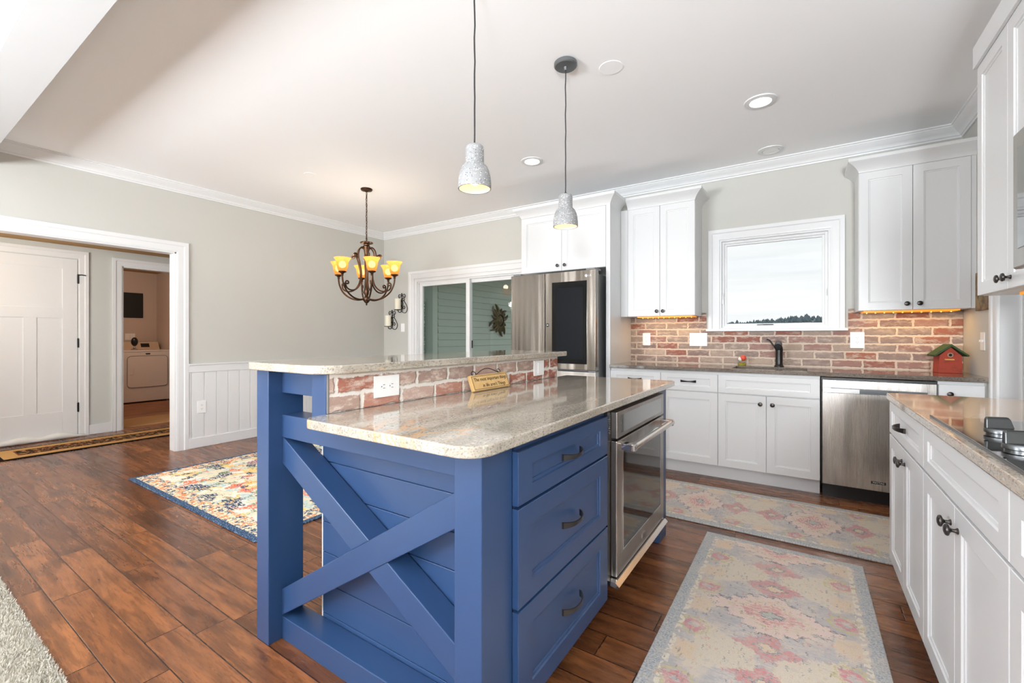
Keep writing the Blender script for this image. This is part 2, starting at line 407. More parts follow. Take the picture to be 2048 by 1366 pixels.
def mk_shag():
    m = Mat('cream_shag'); g = m.geo(); n = m.noise(g, 160, 4, 0.75)
    m.set(color=m.mix(n.smooth(0.28, 0.42), srgb(160, 146, 124), srgb(244, 238, 224)), rough=1.0, spec=0.05); m.bump(n, 1.0, 0.01); return m.mat

# ------------------------------------------------------------------ mesh helper
class Frame:
    def __init__(s, o, a, b, c=(0, 0, 1)):
        s.o = Vector(o); s.a = Vector(a); s.b = Vector(b); s.c = Vector(c)
    def pt(s, a, b, c): return s.o + s.a*a + s.b*b + s.c*c
WORLD = Frame((0, 0, 0), (1, 0, 0), (0, 1, 0))
BACK = Frame((0, 0, 0), (1, 0, 0), (0, -1, 0))       # a = x, b = -y (out of the back wall), c = z
ISL = Frame((0, 0, 0), (0, 1, 0), (1, 0, 0))         # a = y, b = x
RGT = Frame((0, 0, 0), (0, 1, 0), (-1, 0, 0))        # a = y, b = -x

class MB:
    def __init__(s): s.bm = bmesh.new()
    def box(s, a0, a1, b0, b1, c0, c1, fr=WORLD):
        vs = [s.bm.verts.new(fr.pt(a, b, c)) for a in (a0, a1) for b in (b0, b1) for c in (c0, c1)]
        for f in ((0, 1, 3, 2), (4, 6, 7, 5), (0, 4, 5, 1), (2, 3, 7, 6), (0, 2, 6, 4), (1, 5, 7, 3)):
            s.bm.faces.new([vs[i] for i in f])
        return s
    def loops(s, rings, cap=True, closed=True):
        vr = [[s.bm.verts.new(p) for p in r] for r in rings]
        for r0, r1 in zip(vr, vr[1:]):
            n = len(r0)
            for i in range(n if closed else n-1):
                j = (i+1) % n
                s.bm.faces.new((r0[i], r0[j], r1[j], r1[i]))
        if cap:
            for r in (vr[0], vr[-1]):
                if len(r) > 2: s.bm.faces.new(r)
        return s
    def lathe(s, prof, c=(0, 0, 0), n=24, ax=(0, 0, 1), cap=True):
        ax = Vector(ax).normalized(); q = Vector((0, 0, 1)).rotation_difference(ax); c = Vector(c)
        rings = []
        for r, h in prof:
            r = max(r, 1e-5)
            rings.append([c + q @ Vector((r*math.cos(2*PI*i/n), r*math.sin(2*PI*i/n), h)) for i in range(n)])
        return s.loops(rings, cap)
    def tube(s, pts, r, n=8):
        pts = [Vector(p) for p in pts]; rings = []; up = None
        for i, p in enumerate(pts):
            t = (pts[min(i+1, len(pts)-1)] - pts[max(i-1, 0)]).normalized()
            if up is None:
                up = t.orthogonal().normalized()
            else:
                up = (up - t*up.dot(t));
                up = up.normalized() if up.length > 1e-6 else t.orthogonal().normalized()
            w = t.cross(up); rr = r[i] if isinstance(r, (list, tuple)) else r
            rings.append([p + (up*math.cos(2*PI*k/n) + w*math.sin(2*PI*k/n))*rr for k in range(n)])
        return s.loops(rings)
    def prism(s, poly, b0, b1, fr=WORLD, plane='ac'):
        f = (lambda p, d: fr.pt(p[0], d, p[1])) if plane == 'ac' else (lambda p, d: fr.pt(p[0], p[1], d))
        return s.loops([[f(p, b0) for p in poly], [f(p, b1) for p in poly]])
    def sphere(s, c, r, n=16, m=10):
        rx, ry, rz = (r, r, r) if not isinstance(r, (tuple, list)) else r
        rings = []
        for i in range(m+1):
            t = -PI/2 + PI*i/m
            k = max(math.cos(t), 1e-4)
            rings.append([Vector((c[0]+rx*k*math.cos(2*PI*j/n), c[1]+ry*k*math.sin(2*PI*j/n), c[2]+rz*math.sin(t))) for j in range(n)])
        return s.loops(rings)
    def sweep(s, prof, path, side=1):
        """sweep a closed (p, z) profile along a horizontal polyline; p is measured to the left (side=1) or right (-1)"""
        P = [Vector((x, y, 0)) for x, y in path]; nrm = []
        for a, b in zip(P, P[1:]):
            d = (b-a).normalized(); nrm.append(Vector((-d.y, d.x, 0))*side)
        rings = []
        for i, p in enumerate(P):
            if i == 0: o = nrm[0]
            elif i == len(P)-1: o = nrm[-1]
            else:
                o = nrm[i-1] + nrm[i]; o = o/(o.dot(nrm[i]))
            rings.append([p + o*q + Vector((0, 0, z)) for q, z in prof])
        return s.loops(rings)
    def panel(s, a0, a1, b, t, c0, c1, fr, st=0.057, dep=0.009, bv=0.010, rl=None):
        """shaker front: frame with a recessed flat panel; b is the front plane, t its thickness"""
        rl = st if rl is None else rl
        def ring(da, dc, bb): return [fr.pt(a0+da, bb, c0+dc), fr.pt(a1-da, bb, c0+dc), fr.pt(a1-da, bb, c1-dc), fr.pt(a0+da, bb, c1-dc)]
        return s.loops([ring(0, 0, b-t), ring(0, 0, b-0.0015), ring(0.0015, 0.0015, b), ring(st, rl, b), ring(st+0.002, rl+0.002, b-dep*0.55), ring(st+bv, rl+bv, b-dep*0.65), ring(st+bv+0.001, rl+bv+0.001, b-dep)])
    def arch_pull(s, a, b, c, L, fr, vertical=False):
        """bow shaped cabinet pull, wider at its ends"""
        n = 14; rings = []
        for i in range(n+1):
            q = -1 + 2*i/n
            out = 0.006 + 0.026*(1-abs(q)**2.6)
            hh = 0.0055 + 0.0055*abs(q)**1.6
            th = 0.0028
            o0 = 0.0 if i in (0, n) else out - th
            rings.append([fr.pt(a+q*L/2, b+o0, c-hh), fr.pt(a+q*L/2, b+out+th*0.5, c-hh*0.9), fr.pt(a+q*L/2, b+out+th*0.5, c+hh*0.9), fr.pt(a+q*L/2, b+o0, c+hh)])
        return s.loops(rings)
    def knob(s, a, b, c, fr):
        return s.lathe([(0.0085, 0), (0.0085, 0.002), (0.005, 0.006), (0.0045, 0.013), (0.008, 0.017), (0.0155, 0.020), (0.0165, 0.023), (0.0145, 0.027), (0.008, 0.0295), (0.0, 0.030)], fr.pt(a, b, c), 20, fr.b)
    def build(s, name, mat, parent=None, smooth=False, bevel=0.0, origin=None, seg=2):
        bmesh.ops.recalc_face_normals(s.bm, faces=s.bm.faces)
        me = bpy.data.meshes.new(name); o = bpy.data.objects.new(name, me); COL.objects.link(o)
        if parent is not None:
            off = ORG[parent.name]; o.parent = parent; ORG[o.name] = off
        else:
            off = Vector(origin) if origin is not None else s.base(); o.location = off; ORG[o.name] = off
        if off.length > 0: bmesh.ops.translate(s.bm, verts=s.bm.verts, vec=-off)
        s.bm.to_mesh(me); s.bm.free()
        me.materials.append(M[mat] if isinstance(mat, str) else mat)
        if smooth:
            me.shade_smooth()
            if smooth != 'all': 
                me.set_sharp_from_angle(angle=math.radians(38))
        if bevel > 0:
            b = o.modifiers.new('edge', 'BEVEL'); b.width = bevel; b.segments = seg; b.limit_method = 'ANGLE'; b.angle_limit = math.radians(50); b.harden_normals = False
        return o
    def base(s):
        xs = [v.co.x for v in s.bm.verts]; ys = [v.co.y for v in s.bm.verts]; zs = [v.co.z for v in s.bm.verts]
        return Vector(((min(xs)+max(xs))/2, (min(ys)+max(ys))/2, min(zs)))
ORG = {}

def thing(name, label, cat, loc, group=None, local=False, rot=None):
    o = bpy.data.objects.new(name, None); COL.objects.link(o); o.empty_display_size = 0.1
    o.location = loc; o['label'] = label; o['category'] = cat
    if group: o['group'] = group
    if rot: o.rotation_euler = rot
    ORG[o.name] = Vector((0, 0, 0)) if local else Vector(loc)
    return o
def tag(o, label, cat, group=None, kind=None):
    o['label'] = label; o['category'] = cat
    if group: o['group'] = group
    if kind: o['kind'] = kind
    return o
def struct(o): o['kind'] = 'structure'; return o
def sroot(name, loc, label=None):
    o = bpy.data.objects.new(name, None); COL.objects.link(o); o.location = loc; o['kind'] = 'structure'; ORG[o.name] = Vector(loc)
    if label: o['label'] = label
    return o
def box(name, mat, a, parent=None, bevel=0.0, **k): return MB().box(*a).build(name, mat, parent, bevel=bevel, **k)
def copy_tree(o, parent=None):
    c = o.copy(); COL.objects.link(c)
    if parent is not None: c.parent = parent
    for ch in list(o.children): copy_tree(ch, c)
    return c
def text_mesh(name, txt, size, mat, parent, mw, depth=0.0006, align='CENTER'):
    cu = bpy.data.curves.new(name, 'FONT'); cu.body = txt; cu.size = size; cu.extrude = depth; cu.align_x = align; cu.align_y = 'CENTER'
    t = bpy.data.objects.new(name, cu); COL.objects.link(t)
    dg = bpy.context.evaluated_depsgraph_get(); me = bpy.data.meshes.new_from_object(t.evaluated_get(dg))
    bpy.data.objects.remove(t); bpy.data.curves.remove(cu)
    o = bpy.data.objects.new(name, me); COL.objects.link(o); me.materials.clear(); me.materials.append(M[mat] if isinstance(mat, str) else mat)
    o.parent = parent; off = ORG[parent.name]; o.matrix_local = Matrix.Translation(-off) @ mw; return o
def rounded(x0, x1, y0, y1, r, n=6):
    """r: radii for (x0,y0),(x1,y0),(x1,y1),(x0,y1)"""
    pts = []
    for (cx, cy, sx, sy, a0), rr in zip(((x0, y0, 1, 1, PI), (x1, y0, -1, 1, 1.5*PI), (x1, y1, -1, -1, 0), (x0, y1, 1, -1, PI/2)), r):
        if rr <= 0: pts.append((cx, cy)); continue
        for i in range(n+1):
            a = a0 + PI/2*i/n
            pts.append((cx+sx*rr+rr*math.cos(a), cy+sy*rr+rr*math.sin(a)))
    return pts

XL, XR, YB, ZC = -5.355, 0.989, 4.56, 2.74
# ------------------------------------------------------------------ room shell
struct(box('floor', 'floor', (-7.13, 1.2, -4.7, 4.75, -0.06, 0.0)))
struct(box('ceiling', 'ceiling', (XL-0.12, XR+0.15, -4.7, 4.75, ZC, ZC+0.08)))
WT = 0.14
# back wall with slider and window openings
SLX0, SLX1, SLZ = -4.70, -2.80, 2.005
WNX0, WNX1, WNZ0, WNZ1 = -0.657, 0.194, 1.246, 2.083
b = MB()
b.box(XL-0.12, SLX0, YB, YB+WT, 0, ZC); b.box(SLX0, SLX1, YB, YB+WT, SLZ, ZC); b.box(SLX1, WNX0, YB, YB+WT, 0, ZC)
b.box(WNX0, WNX1, YB, YB+WT, 0, WNZ0); b.box(WNX0, WNX1, YB, YB+WT, WNZ1, ZC); b.box(WNX1, XR+0.12, YB, YB+WT, 0, ZC)
struct(b.build('wall_back', 'wall'))
# left wall with the cased opening to the hall
OPY0, OPY1, OPZ = -0.35, 1.875, 2.035
b = MB(); b.box(XL-0.115, XL, -4.7, OPY0, 0, ZC); b.box(XL-0.115, XL, OPY0, OPY1, OPZ, ZC); b.box(XL-0.115, XL, OPY1, YB, 0, ZC)
struct(b.build('wall_left', 'wall'))
# right wall with a doorway
RDY0, RDY1, RDZ = 2.98, 3.83, 2.04
b = MB(); b.box(XR, XR+0.13, -4.7, RDY0, 0, ZC); b.box(XR, XR+0.13, RDY0, RDY1, RDZ, ZC); b.box(XR, XR+0.13, RDY1, YB, 0, ZC)
struct(b.build('wall_right', 'wall'))
# wall behind the camera with one tall window opening
b = MB(); yy = (-4.7, -4.6)
b.box(XL, -5.0, *yy, 0, ZC); b.box(-5.0, -2.5, *yy, 0, 0.25); b.box(-5.0, -2.5, *yy, 2.65, ZC); b.box(-2.5, XR, *yy, 0, ZC)
struct(b.build('wall_rear', 'wall'))
# small dark room beyond the right doorway
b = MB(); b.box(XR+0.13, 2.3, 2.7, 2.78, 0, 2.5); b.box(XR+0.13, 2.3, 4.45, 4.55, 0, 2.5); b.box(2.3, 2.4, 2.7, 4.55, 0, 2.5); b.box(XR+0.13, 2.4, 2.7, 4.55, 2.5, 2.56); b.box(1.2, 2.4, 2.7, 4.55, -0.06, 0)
struct(b.build('wall_pantry', 'unlit_void'))
# hall and laundry
HX = -7.13; HZ = 2.235
LDY0, LDY1, LDZ = 1.925, 2.69, 2.055
b = MB(); b.box(HX-0.12, HX, -1.4, LDY0, 0, 2.5); b.box(HX-0.12, HX, LDY0, LDY1, LDZ, 2.5); b.box(HX-0.12, HX, LDY1, 4.2, 0, 2.5)
struct(b.build('wall_hall', 'hallwall'))
b = MB(); b.box(HX, XL-0.115, -1.5, -1.4, 0, 2.5); b.box(HX, XL-0.115, 4.1, 4.2, 0, 2.5)
struct(b.build('wall_hall_ends', 'hallwall'))
struct(box('ceiling_hall', 'warmceil', (HX, XL-0.115, -1.4, 4.2, HZ, HZ+0.06)))
b = MB(); b.box(-10.72, -10.6, 1.1, 3.5, 0, 2.5); b.box(-10.6, HX-0.12, 3.39, 3.5, 0, 2.5); b.box(-10.6, HX-0.12, 1.1, 1.2, 0, 2.5)
struct(b.build('wall_laundry', 'laundry'))
struct(box('ceiling_laundry', 'warmceil', (-10.6, HX-0.12, 1.2, 3.39, 2.40, 2.46)))
struct(box('floor_laundry', 'laundryfloor', (-10.6, HX, 1.2, 3.39, -0.06, 0.0)))
# dropped beam
struct(box('beam', mk_paint('beam_paint', (208, 210, 212), 0.6), (XL, XR, 0.41, 0.608, 2.53, ZC)))

# crown moulding of the room
cp = [(0, ZC), (0, 2.647), (0.010, 2.647), (0.012, 2.660), (0.020, 2.664), (0.024, 2.676), (0.042, 2.690), (0.062, 2.712), (0.070, 2.720), (0.070, 2.726), (0.080, 2.730), (0.080, ZC)]
struct(MB().sweep(cp, [(XL, 0.61), (XL, YB), (XR, YB), (XR, 0.61)], -1).build('trim_1', 'trim', smooth=True))
# casing of the hall opening
def casing_profile_box(m, a0, a1, b0, c0, c1, fr): m.box(a0, a1, b0, b0+0.018, c0, c1, fr)
FL = Frame((XL, 0, 0), (0, 1, 0), (1, 0, 0))
b = MB()
cas = [(0, 0.0), (0.012, 0.0), (0.016, 0.012), (0.016, 0.062), (0.022, 0.070), (0.022, 0.100), (0, 0.100)]   # (out, across)
def cased(mb, fr, a0, a1, ztop, w=0.105, z0=0.0, wleft=True, wright=True):
    """flat casing with a raised back band, mitred round an opening a0..a1, open at the bottom"""
    prof = [(0, 0), (0, 0.013), (0.15*w, 0.016), (0.60*w, 0.016), (0.68*w, 0.023), (w, 0.023), (w, 0)]
    path = []
    if wleft: path.append((a0, z0, -1, 0))
    path.append((a0, ztop, -1, 1)); path.append((a1, ztop, 1, 1))
    if wright: path.append((a1, z0, 1, 0))
    rings = []
    for a, c, da, dc in path:
        rings.append([fr.pt(a+da*q, o, c+dc*q) for q, o in prof])
    mb.loops(rings)
cased(b, FL, OPY0, OPY1, OPZ)
struct(b.build('trim_2', 'trim'))
b = MB(); b.box(XL-0.125, XL+0.004, OPY1-0.012, OPY1+0.004, 0, OPZ); b.box(XL-0.125, XL+0.004, OPY0, OPY1, OPZ-0.012, OPZ+0.004)
struct(b.build('trim_3', 'trim'))
# wainscot on the left wall and the back wall up to the slider
b = MB(); y = OPY1+0.105
b.box(XL, XL+0.008, y, YB, 0.1, 0.80)
yy = y+0.03
while yy < YB-0.05:
    b.box(XL+0.008, XL+0.014, yy+0.0035, min(yy+0.1135, YB), 0.1, 0.80); yy += 0.117
b.box(XL+0.008, XL+0.014, y, y+0.0265, 0.1, 0.80)
struct(b.build('trim_4', 'trim', bevel=0.002))
b = MB(); b.box(XL, XL+0.022, y, YB, 0.797, 0.872); b.box(XL, XL+0.034, y, YB, 0.872, 0.886)
b.box(XL+0.022, -4.815, YB-0.022, YB, 0.797, 0.872); b.box(XL+0.022, -4.815, YB-0.034, YB, 0.872, 0.886); b.box(XL+0.02, -4.815, YB-0.012, YB, 0.1, 0.797)
struct(b.build('trim_5', 'trim', bevel=0.003))
b = MB(); b.box(XL, XL+0.024, y, YB, 0, 0.105); b.box(XL+0.024, -4.815, YB-0.024, YB, 0, 0.105)
struct(b.build('baseboard_left', 'trim', bevel=0.004))

# ------------------------------------------------------------------ window above the sink
w = sroot('window_1', (-0.23, YB, 1.222))
FB = Frame((0, YB, 0), (1, 0, 0), (0, -1, 0))
b = MB(); cased(b, FB, WNX0, WNX1, WNZ1, 0.095, WNZ0); b.build('casing', 'trim', w)
MB().prism(rounded(-0.772, 0.312, -0.045, 0.10, (0.008, 0.008, 0, 0), 3), 1.222, 1.246, Frame((0, YB, 0), (1, 0, 0), (0, 1, 0)), 'ab').build('sill', 'trim', w, bevel=0.004)
b = MB()      # jamb liner
b.box(WNX0, WNX0+0.016, YB, YB+0.12, WNZ0, WNZ1); b.box(WNX1-0.016, WNX1, YB, YB+0.12, WNZ0, WNZ1); b.box(WNX0+0.016, WNX1-0.016, YB, YB+0.12, WNZ1-0.016, WNZ1); b.box(WNX0+0.016, WNX1-0.016, YB, YB+0.12, WNZ0, WNZ0+0.008)
b.build('jamb', 'trim', w)
def rect_ring(mb, a0, a1, c0, c1, wd, b0, b1, fr, wb=None):
    wb = wb or wd
    mb.box(a0, a0+wd, b0, b1, c0, c1, fr); mb.box(a1-wd, a1, b0, b1, c0, c1, fr); mb.box(a0+wd, a1-wd, b0, b1, c1-wd, c1, fr); mb.box(a0+wd, a1-wd, b0, b1, c0, c0+wb, fr)
b = MB(); rect_ring(b, -0.641, 0.178, 1.254, 2.067, 0.022, -0.075, -0.03, FB); rect_ring(b, -0.619, 0.156, 1.276, 2.045, 0.018, -0.068, -0.045, FB); b.build('sash', 'trim', w, bevel=0.0015)
b = MB(); b.box(-0.602, 0.140, -0.06, -0.055, 1.292, 2.029, FB); b.build('pane', 'glass', w)
b = MB(); b.box(-0.30, -0.22, -0.045, -0.030, 1.278, 1.286, FB); b.tube([FB.pt(-0.35, -0.034, 1.281), FB.pt(-0.26, -0.03, 1.283)], 0.003); b.build('crank_handle', 'slot', w)
for s_, xx in ((0, -0.632), (1, 0.17)):
    b = MB(); b.box(xx-0.007, xx+0.007, -0.031, -0.018, 1.48, 1.55, FB); b.tube([FB.pt(xx, -0.016, 1.52), FB.pt(xx+0.004, -0.005, 1.58)], 0.004); b.build('sash_lock', 'trim' if s_ else 'plate', w)

# ------------------------------------------------------------------ sliding patio door
d = sroot('door_2', (-3.75, YB, 0))
b = MB(); cased(b, FB, SLX0, SLX1, SLZ, 0.108); b.build('casing', 'trim', d)
b = MB(); rect_ring(b, SLX0, SLX1, 0.0, SLZ, 0.045, -0.135, 0.0, FB, 0.03); rect_ring(b, SLX0+0.045, SLX1-0.045, 0.03, SLZ-0.045, 0.018, -0.10, -0.02, FB, 0.01); b.build('frame', 'trim', d, bevel=0.002)
def sash(a0, a1, yb, name):
    b = MB(); rect_ring(b, a0, a1, 0.045, 1.955, 0.062, yb-0.035, yb, FB, 0.09); s = b.build(name, 'trim', d, bevel=0.003)
    MB().box(a0+0.062, a1-0.062, yb-0.020, yb-0.014, 0.135, 1.893, FB).build('pane', 'greenglass', s)
    return s
sash(-4.63, -3.70, -0.025, 'sliding_panel'); s2 = sash(-3.77, -2.87, -0.065, 'fixed_panel')
b = MB(); b.box(-3.685, -3.672, -0.062, -0.05, 1.02, 1.12, FB); b.build('latch', 'black', d)

# porch beyond the slider
PX = -5.2
b = MB(); z = 0.05; b.box(PX-0.12, PX-0.016, YB+WT, 9.6, 0, 2.9)
DY0, DY1 = 4.78, 5.44
for k in range(24):
    z0 = 0.05+k*0.118
    for y0, y1 in ((5.60, 9.6), (YB+WT, 9.6))[0 if z0 < 2.12 else 1:][:1]:
        b.prism([(z0, 0.0), (z0+0.118, 0.0), (z0+0.118, 0.002), (z0+0.012, 0.020), (z0+0.006, 0.020), (z0, 0.006)], y0, y1, Frame((PX-0.016, 0, 0), (0, 0, 1), (0, 1, 0), (1, 0, 0)))
struct(b.build('wall_porch', 'siding'))
b = MB(); b.box(PX-0.016, -2.3, YB+WT, 9.6, 2.72, 2.82); struct(b.build('ceiling_porch', 'siding'))
b = MB(); b.box(PX-0.12, 3.5, YB+WT, 12.0, -0.2, -0.05); struct(b.build('floor_porch', flat('porch_deck', (150, 140, 128), 0.7)))
d3 = sroot('door_3', (PX, 5.0, 0))
FP = Frame((PX, 0, 0), (0, 1, 0), (1, 0, 0))
b = MB(); b.box(DY0-0.12, DY1+0.13, -0.016, 0.004, 0, 2.12, FP); b.build('casing', 'sidingtrim', d3)
b = MB(); b.panel(DY0-0.02, DY1, 0.022, 0.02, 0.02, 2.02, FP, st=0.13, dep=0.006, rl=0.22); b.build('door_leaf', flat('grey_door', (158, 176, 168), 0.5), d3)
def mk_leafglass():
    m = Mat('etched_leaf_glass'); v = m.voronoi(m.obj(), 26); n = m.noise(m.obj(), 18, 3)
    m.set(color=m.mix((v+n*0.4).smooth(0.45, 0.7), srgb(206, 220, 214), srgb(120, 140, 126)), rough=0.3); return m.mat
b = MB(); b.box(DY0+0.13, DY1-0.19, 0.02, 0.026, 0.62, 1.72, FP); g = b.build('leaf_pattern_glass', mk_leafglass(), d3)
b = MB(); rect_ring(b, DY0+0.10, DY1-0.16, 0.59, 1.75, 0.03, 0.018, 0.032, FP); b.build('glass_moulding', flat('grey_door_moulding', (132, 150, 142), 0.5), d3)

# ------------------------------------------------------------------ hall door, laundry doorway
FH = Frame((HX, 0, 0), (0, 1, 0), (1, 0, 0))
d1 = sroot('door_1', (HX, 1.135, 0))
b = MB(); cased(b, FH, 0.745, 1.523, 2.085, 0.09); b.build('casing', 'trim', d1)
b = MB(); A0, A1 = 0.752, 1.516
b.box(A0, A1, 0.0, 0.006, 0.015, 2.075, FH)
for r_ in ((A0, A0+0.126, 0.015, 2.075), (A1-0.126, A1, 0.015, 2.075), (A0+0.126, A1-0.126, 1.955, 2.075), (A0+0.126, A1-0.126, 1.385, 1.503), (A0+0.126, A1-0.126, 0.015, 0.31), (1.083, 1.186, 0.31, 1.385)):
    b.box(r_[0], r_[1], 0.006, 0.013, r_[2], r_[3], FH)
leaf = b.build('door_leaf', 'trim', d1, bevel=0.0015)
for zz in (1.85, 1.098, 0.344):
    b = MB(); b.box(1.512, 1.528, 0.012, 0.02, zz-0.05, zz+0.05, FH); b.tube([FH.pt(1.52, 0.02, zz-0.055), FH.pt(1.52, 0.02, zz+0.055)], 0.007)
    if zz > 1.8: b.tube([FH.pt(1.52, 0.022, zz+0.045), FH.pt(1.55, 0.03, zz+0.05), FH.pt(1.585, 0.03, zz+0.046)], 0.006)
    b.build('hinge', 'blackmetal', d1)
b = MB(); n = 16; rings = []
for i in range(n+1):
    t = i/n; yy = 0.70 + t*0.87; r = 0.032 + 0.006*math.sin(t*19) - (0.012 if t > 0.93 else 0)
    rings.append([FH.pt(yy, 0.048 + r*math.cos(2*PI*k/10), max(0.001, r + 0.0 + r*1.05*math.sin(2*PI*k/10)) + (0.012 if t > 0.9 else 0)*math.sin(t*30)) for k in range(10)])
b.loops(rings); tag(b.build('draft_stopper', flat('white_cloth', (222, 222, 218), 0.9), smooth='all'), 'white cloth draft stopper lying along the foot of the closed hall door', 'draft stopper')
b = MB(); cased(b, FH, LDY0, LDY1, LDZ, 0.092); struct(b.build('trim_6', 'trim'))
b = MB(); b.box(HX-0.125, HX+0.002, LDY0-0.002, LDY0+0.014, 0, LDZ); b.box(HX-0.125, HX+0.002, LDY1-0.014, LDY1+0.002, 0, LDZ); b.box(HX-0.125, HX+0.002, LDY0, LDY1, LDZ-0.014, LDZ+0.002); t7 = struct(b.build('trim_7', 'trim'))
for zz in (1.78, 1.06, 0.30):
    b = MB(); b.box(HX-0.06, HX-0.02, LDY0+0.012, LDY0+0.018, zz-0.045, zz+0.045); b.build('hinge', 'blackmetal', t7)
b = MB(); b.box(HX, HX+0.016, 1.613, LDY0-0.092, 0, 0.115); b.box(HX, HX+0.016, LDY1+0.092, 4.1, 0, 0.115); b.box(HX, HX+0.016, -1.4, 0.655, 0, 0.115)
struct(b.build('baseboard_hall', 'trim', bevel=0.004))
# casing of the right doorway
FR = Frame((XR, 0, 0), (0, 1, 0), (-1, 0, 0))
b = MB(); cased(b, FR, RDY0, RDY1, RDZ, 0.095); struct(b.build('trim_8', 'trim'))
b = MB(); b.box(XR-0.002, XR+0.135, RDY1-0.016, RDY1+0.002, 0, RDZ); b.box(XR-0.002, XR+0.135, RDY0-0.002, RDY0+0.016, 0, RDZ); b.box(XR-0.002, XR+0.135, RDY0, RDY1, RDZ-0.016, RDZ); b.box(XR+0.085, XR+0.135, RDY1-0.030, RDY1-0.016, 0, RDZ-0.016)
struct(b.build('trim_9', 'trim'))

# ------------------------------------------------------------------ brick backsplash
b = MB(); b.box(-1.5045, XR-0.001, YB-0.012, YB-0.0005, 0.9145, 1.222); b.box(-1.5045, -0.772, YB-0.012, YB-0.0005, 1.222, 1.367); b.box(-0.813, -0.772, YB-0.012, YB-0.0005, 1.367, 1.402); b.box(0.312, XR-0.001, YB-0.012, YB-0.0005, 1.222, 1.367); b.box(0.312, 0.352, YB-0.012, YB-0.0005, 1.367, 1.402)
bmesh.ops.remove_doubles(b.bm, verts=b.bm.verts, dist=1e-5)
tag(b.build('brick_backsplash', 'brick'), 'weathered brick backsplash on the wall behind the sink counter', 'backsplash')

# ------------------------------------------------------------------ cabinets
def front(parent, fr, a0, a1, bface, c0, c1, mat, name, hw=None, g=0.0015, st=0.057, rl=None, t=0.02):
    """a shaker drawer or door front with its hardware: hw = ('knob', a, c) or ('pull', a, c, length)"""
    o = MB().panel(a0+g, a1-g, bface, t, c0+g, c1-g, fr, st=st, rl=rl).build(name, mat, parent)
    if hw:
        if hw[0] == 'knob': MB().knob(hw[1], bface, hw[2], fr).build('knob', 'pull', o, smooth=True)
        else: MB().arch_pull(hw[1], bface, hw[2], hw[3], fr).build('handle', 'pull', o, smooth=True)
    return o
YF = 3.95                            # plane of the back cabinet fronts
CROWN = [(-0.012, 2.500), (-0.012, 2.412), (0.0, 2.412), (0.003, 2.424), (0.012, 2.440), (0.030, 2.462), (0.050, 2.478), (0.062, 2.486), (0.066, 2.490), (0.066, 2.512), (-0.012, 2.512)]
def base_unit(label, a0, a1, drawer=None, doors=(), toe=True, group='white base cabinets along the sink wall'):
    t = thing('base_cabinet', label, 'cabinet', ((a0+a1)/2, 4.25, 0), group)
    b = MB(); b.box(a0, a1, YF+0.02, YB-0.014, 0.11, 0.883 if a0 > 0.2 or a1 < -0.3 else 0.66); b.build('body', 'white', t)
    if -0.3 < a1 < 0.2: MB().box(a0, a1, YF+0.0205, YF+0.036, 0.66, 0.883).build('front_rail', 'white', t)
    if toe: MB().box(a0, a1, 4.018, 4.034, 0.0, 0.11).build('toe_kick', 'white', t)
    if drawer: front(t, BACK, a0, a1, -YF, 0.713, 0.862, 'white', drawer[0], drawer[1], rl=0.040)
    for (d0, d1, hw) in doors: front(t, BACK, d0, d1, -YF, 0.112, 0.708, 'white', 'door', hw)
    return t
base_unit('white base cabinet with a bow-handled drawer, beside the refrigerator panel', -1.503, -1.042, ('drawer', ('pull', -1.272, 0.793, 0.125)), ((-1.503, -1.042, None),))
base_unit('white base cabinet with a bow-handled drawer, just left of the sink cabinet', -1.042, -0.582, ('drawer', ('pull', -0.812, 0.795, 0.125)), ((-1.042, -0.582, None),))
base_unit('wide white sink base cabinet with two round-knobbed doors under a blank front', -0.582, 0.106, ('false_front', None), ((-0.582, -0.237, ('knob', -0.277, 0.645)), (-0.237, 0.106, ('knob', -0.195, 0.645))))
base_unit('narrow white base cabinet with one knob, between dishwasher and right wall', 0.742, 0.958, None, ((0.742, 0.958, None),))
t = bpy.data.objects['base_cabinet.003']
o = MB().box(0.7435, 0.9565, 3.95, 3.97, 0.713, 0.862).build('drawer', 'white', t, bevel=0.002); MB().knob(0.795, -YF, 0.80, BACK).build('knob', 'pull', o, smooth=True)
MB().box(0.959, 0.987, 3.972, 3.99, 0.0, 0.883).build('filler_strip', 'wall', t)

def upper_box(t, a0, a1, fr, bface, bback, c0, c1, mat='white'):
    MB().box(a0, a1, bback, bface-0.02, c0, c1, fr).build('body', mat, t)
# upper cabinet left of the window
YU = 4.24
t = thing('wall_cabinet', 'white two-door wall cabinet between the refrigerator panel and the window', 'cabinet', (-1.16, 4.4, 1.368), 'white wall cabinets with crown tops')
MB().box(-1.503, -0.814, YU+0.02, YB-0.002, 1.368, 2.414).build('body', 'white', t)
MB().box(-1.503, -1.437, YU, YU+0.02, 1.368, 2.414).build('filler_strip', 'white', t)
front(t, BACK, -1.437, -1.126, -YU, 1.368, 2.412, 'white', 'door', ('knob', -1.152, 1.413)); front(t, BACK, -1.126, -0.814, -YU, 1.368, 2.412, 'white', 'door', ('knob', -1.095, 1.413))
MB().sweep(CROWN, [(-1.437, YU), (-0.814, YU), (-0.814, YB-0.002)], -1).build('crown', 'white', t, smooth=True)
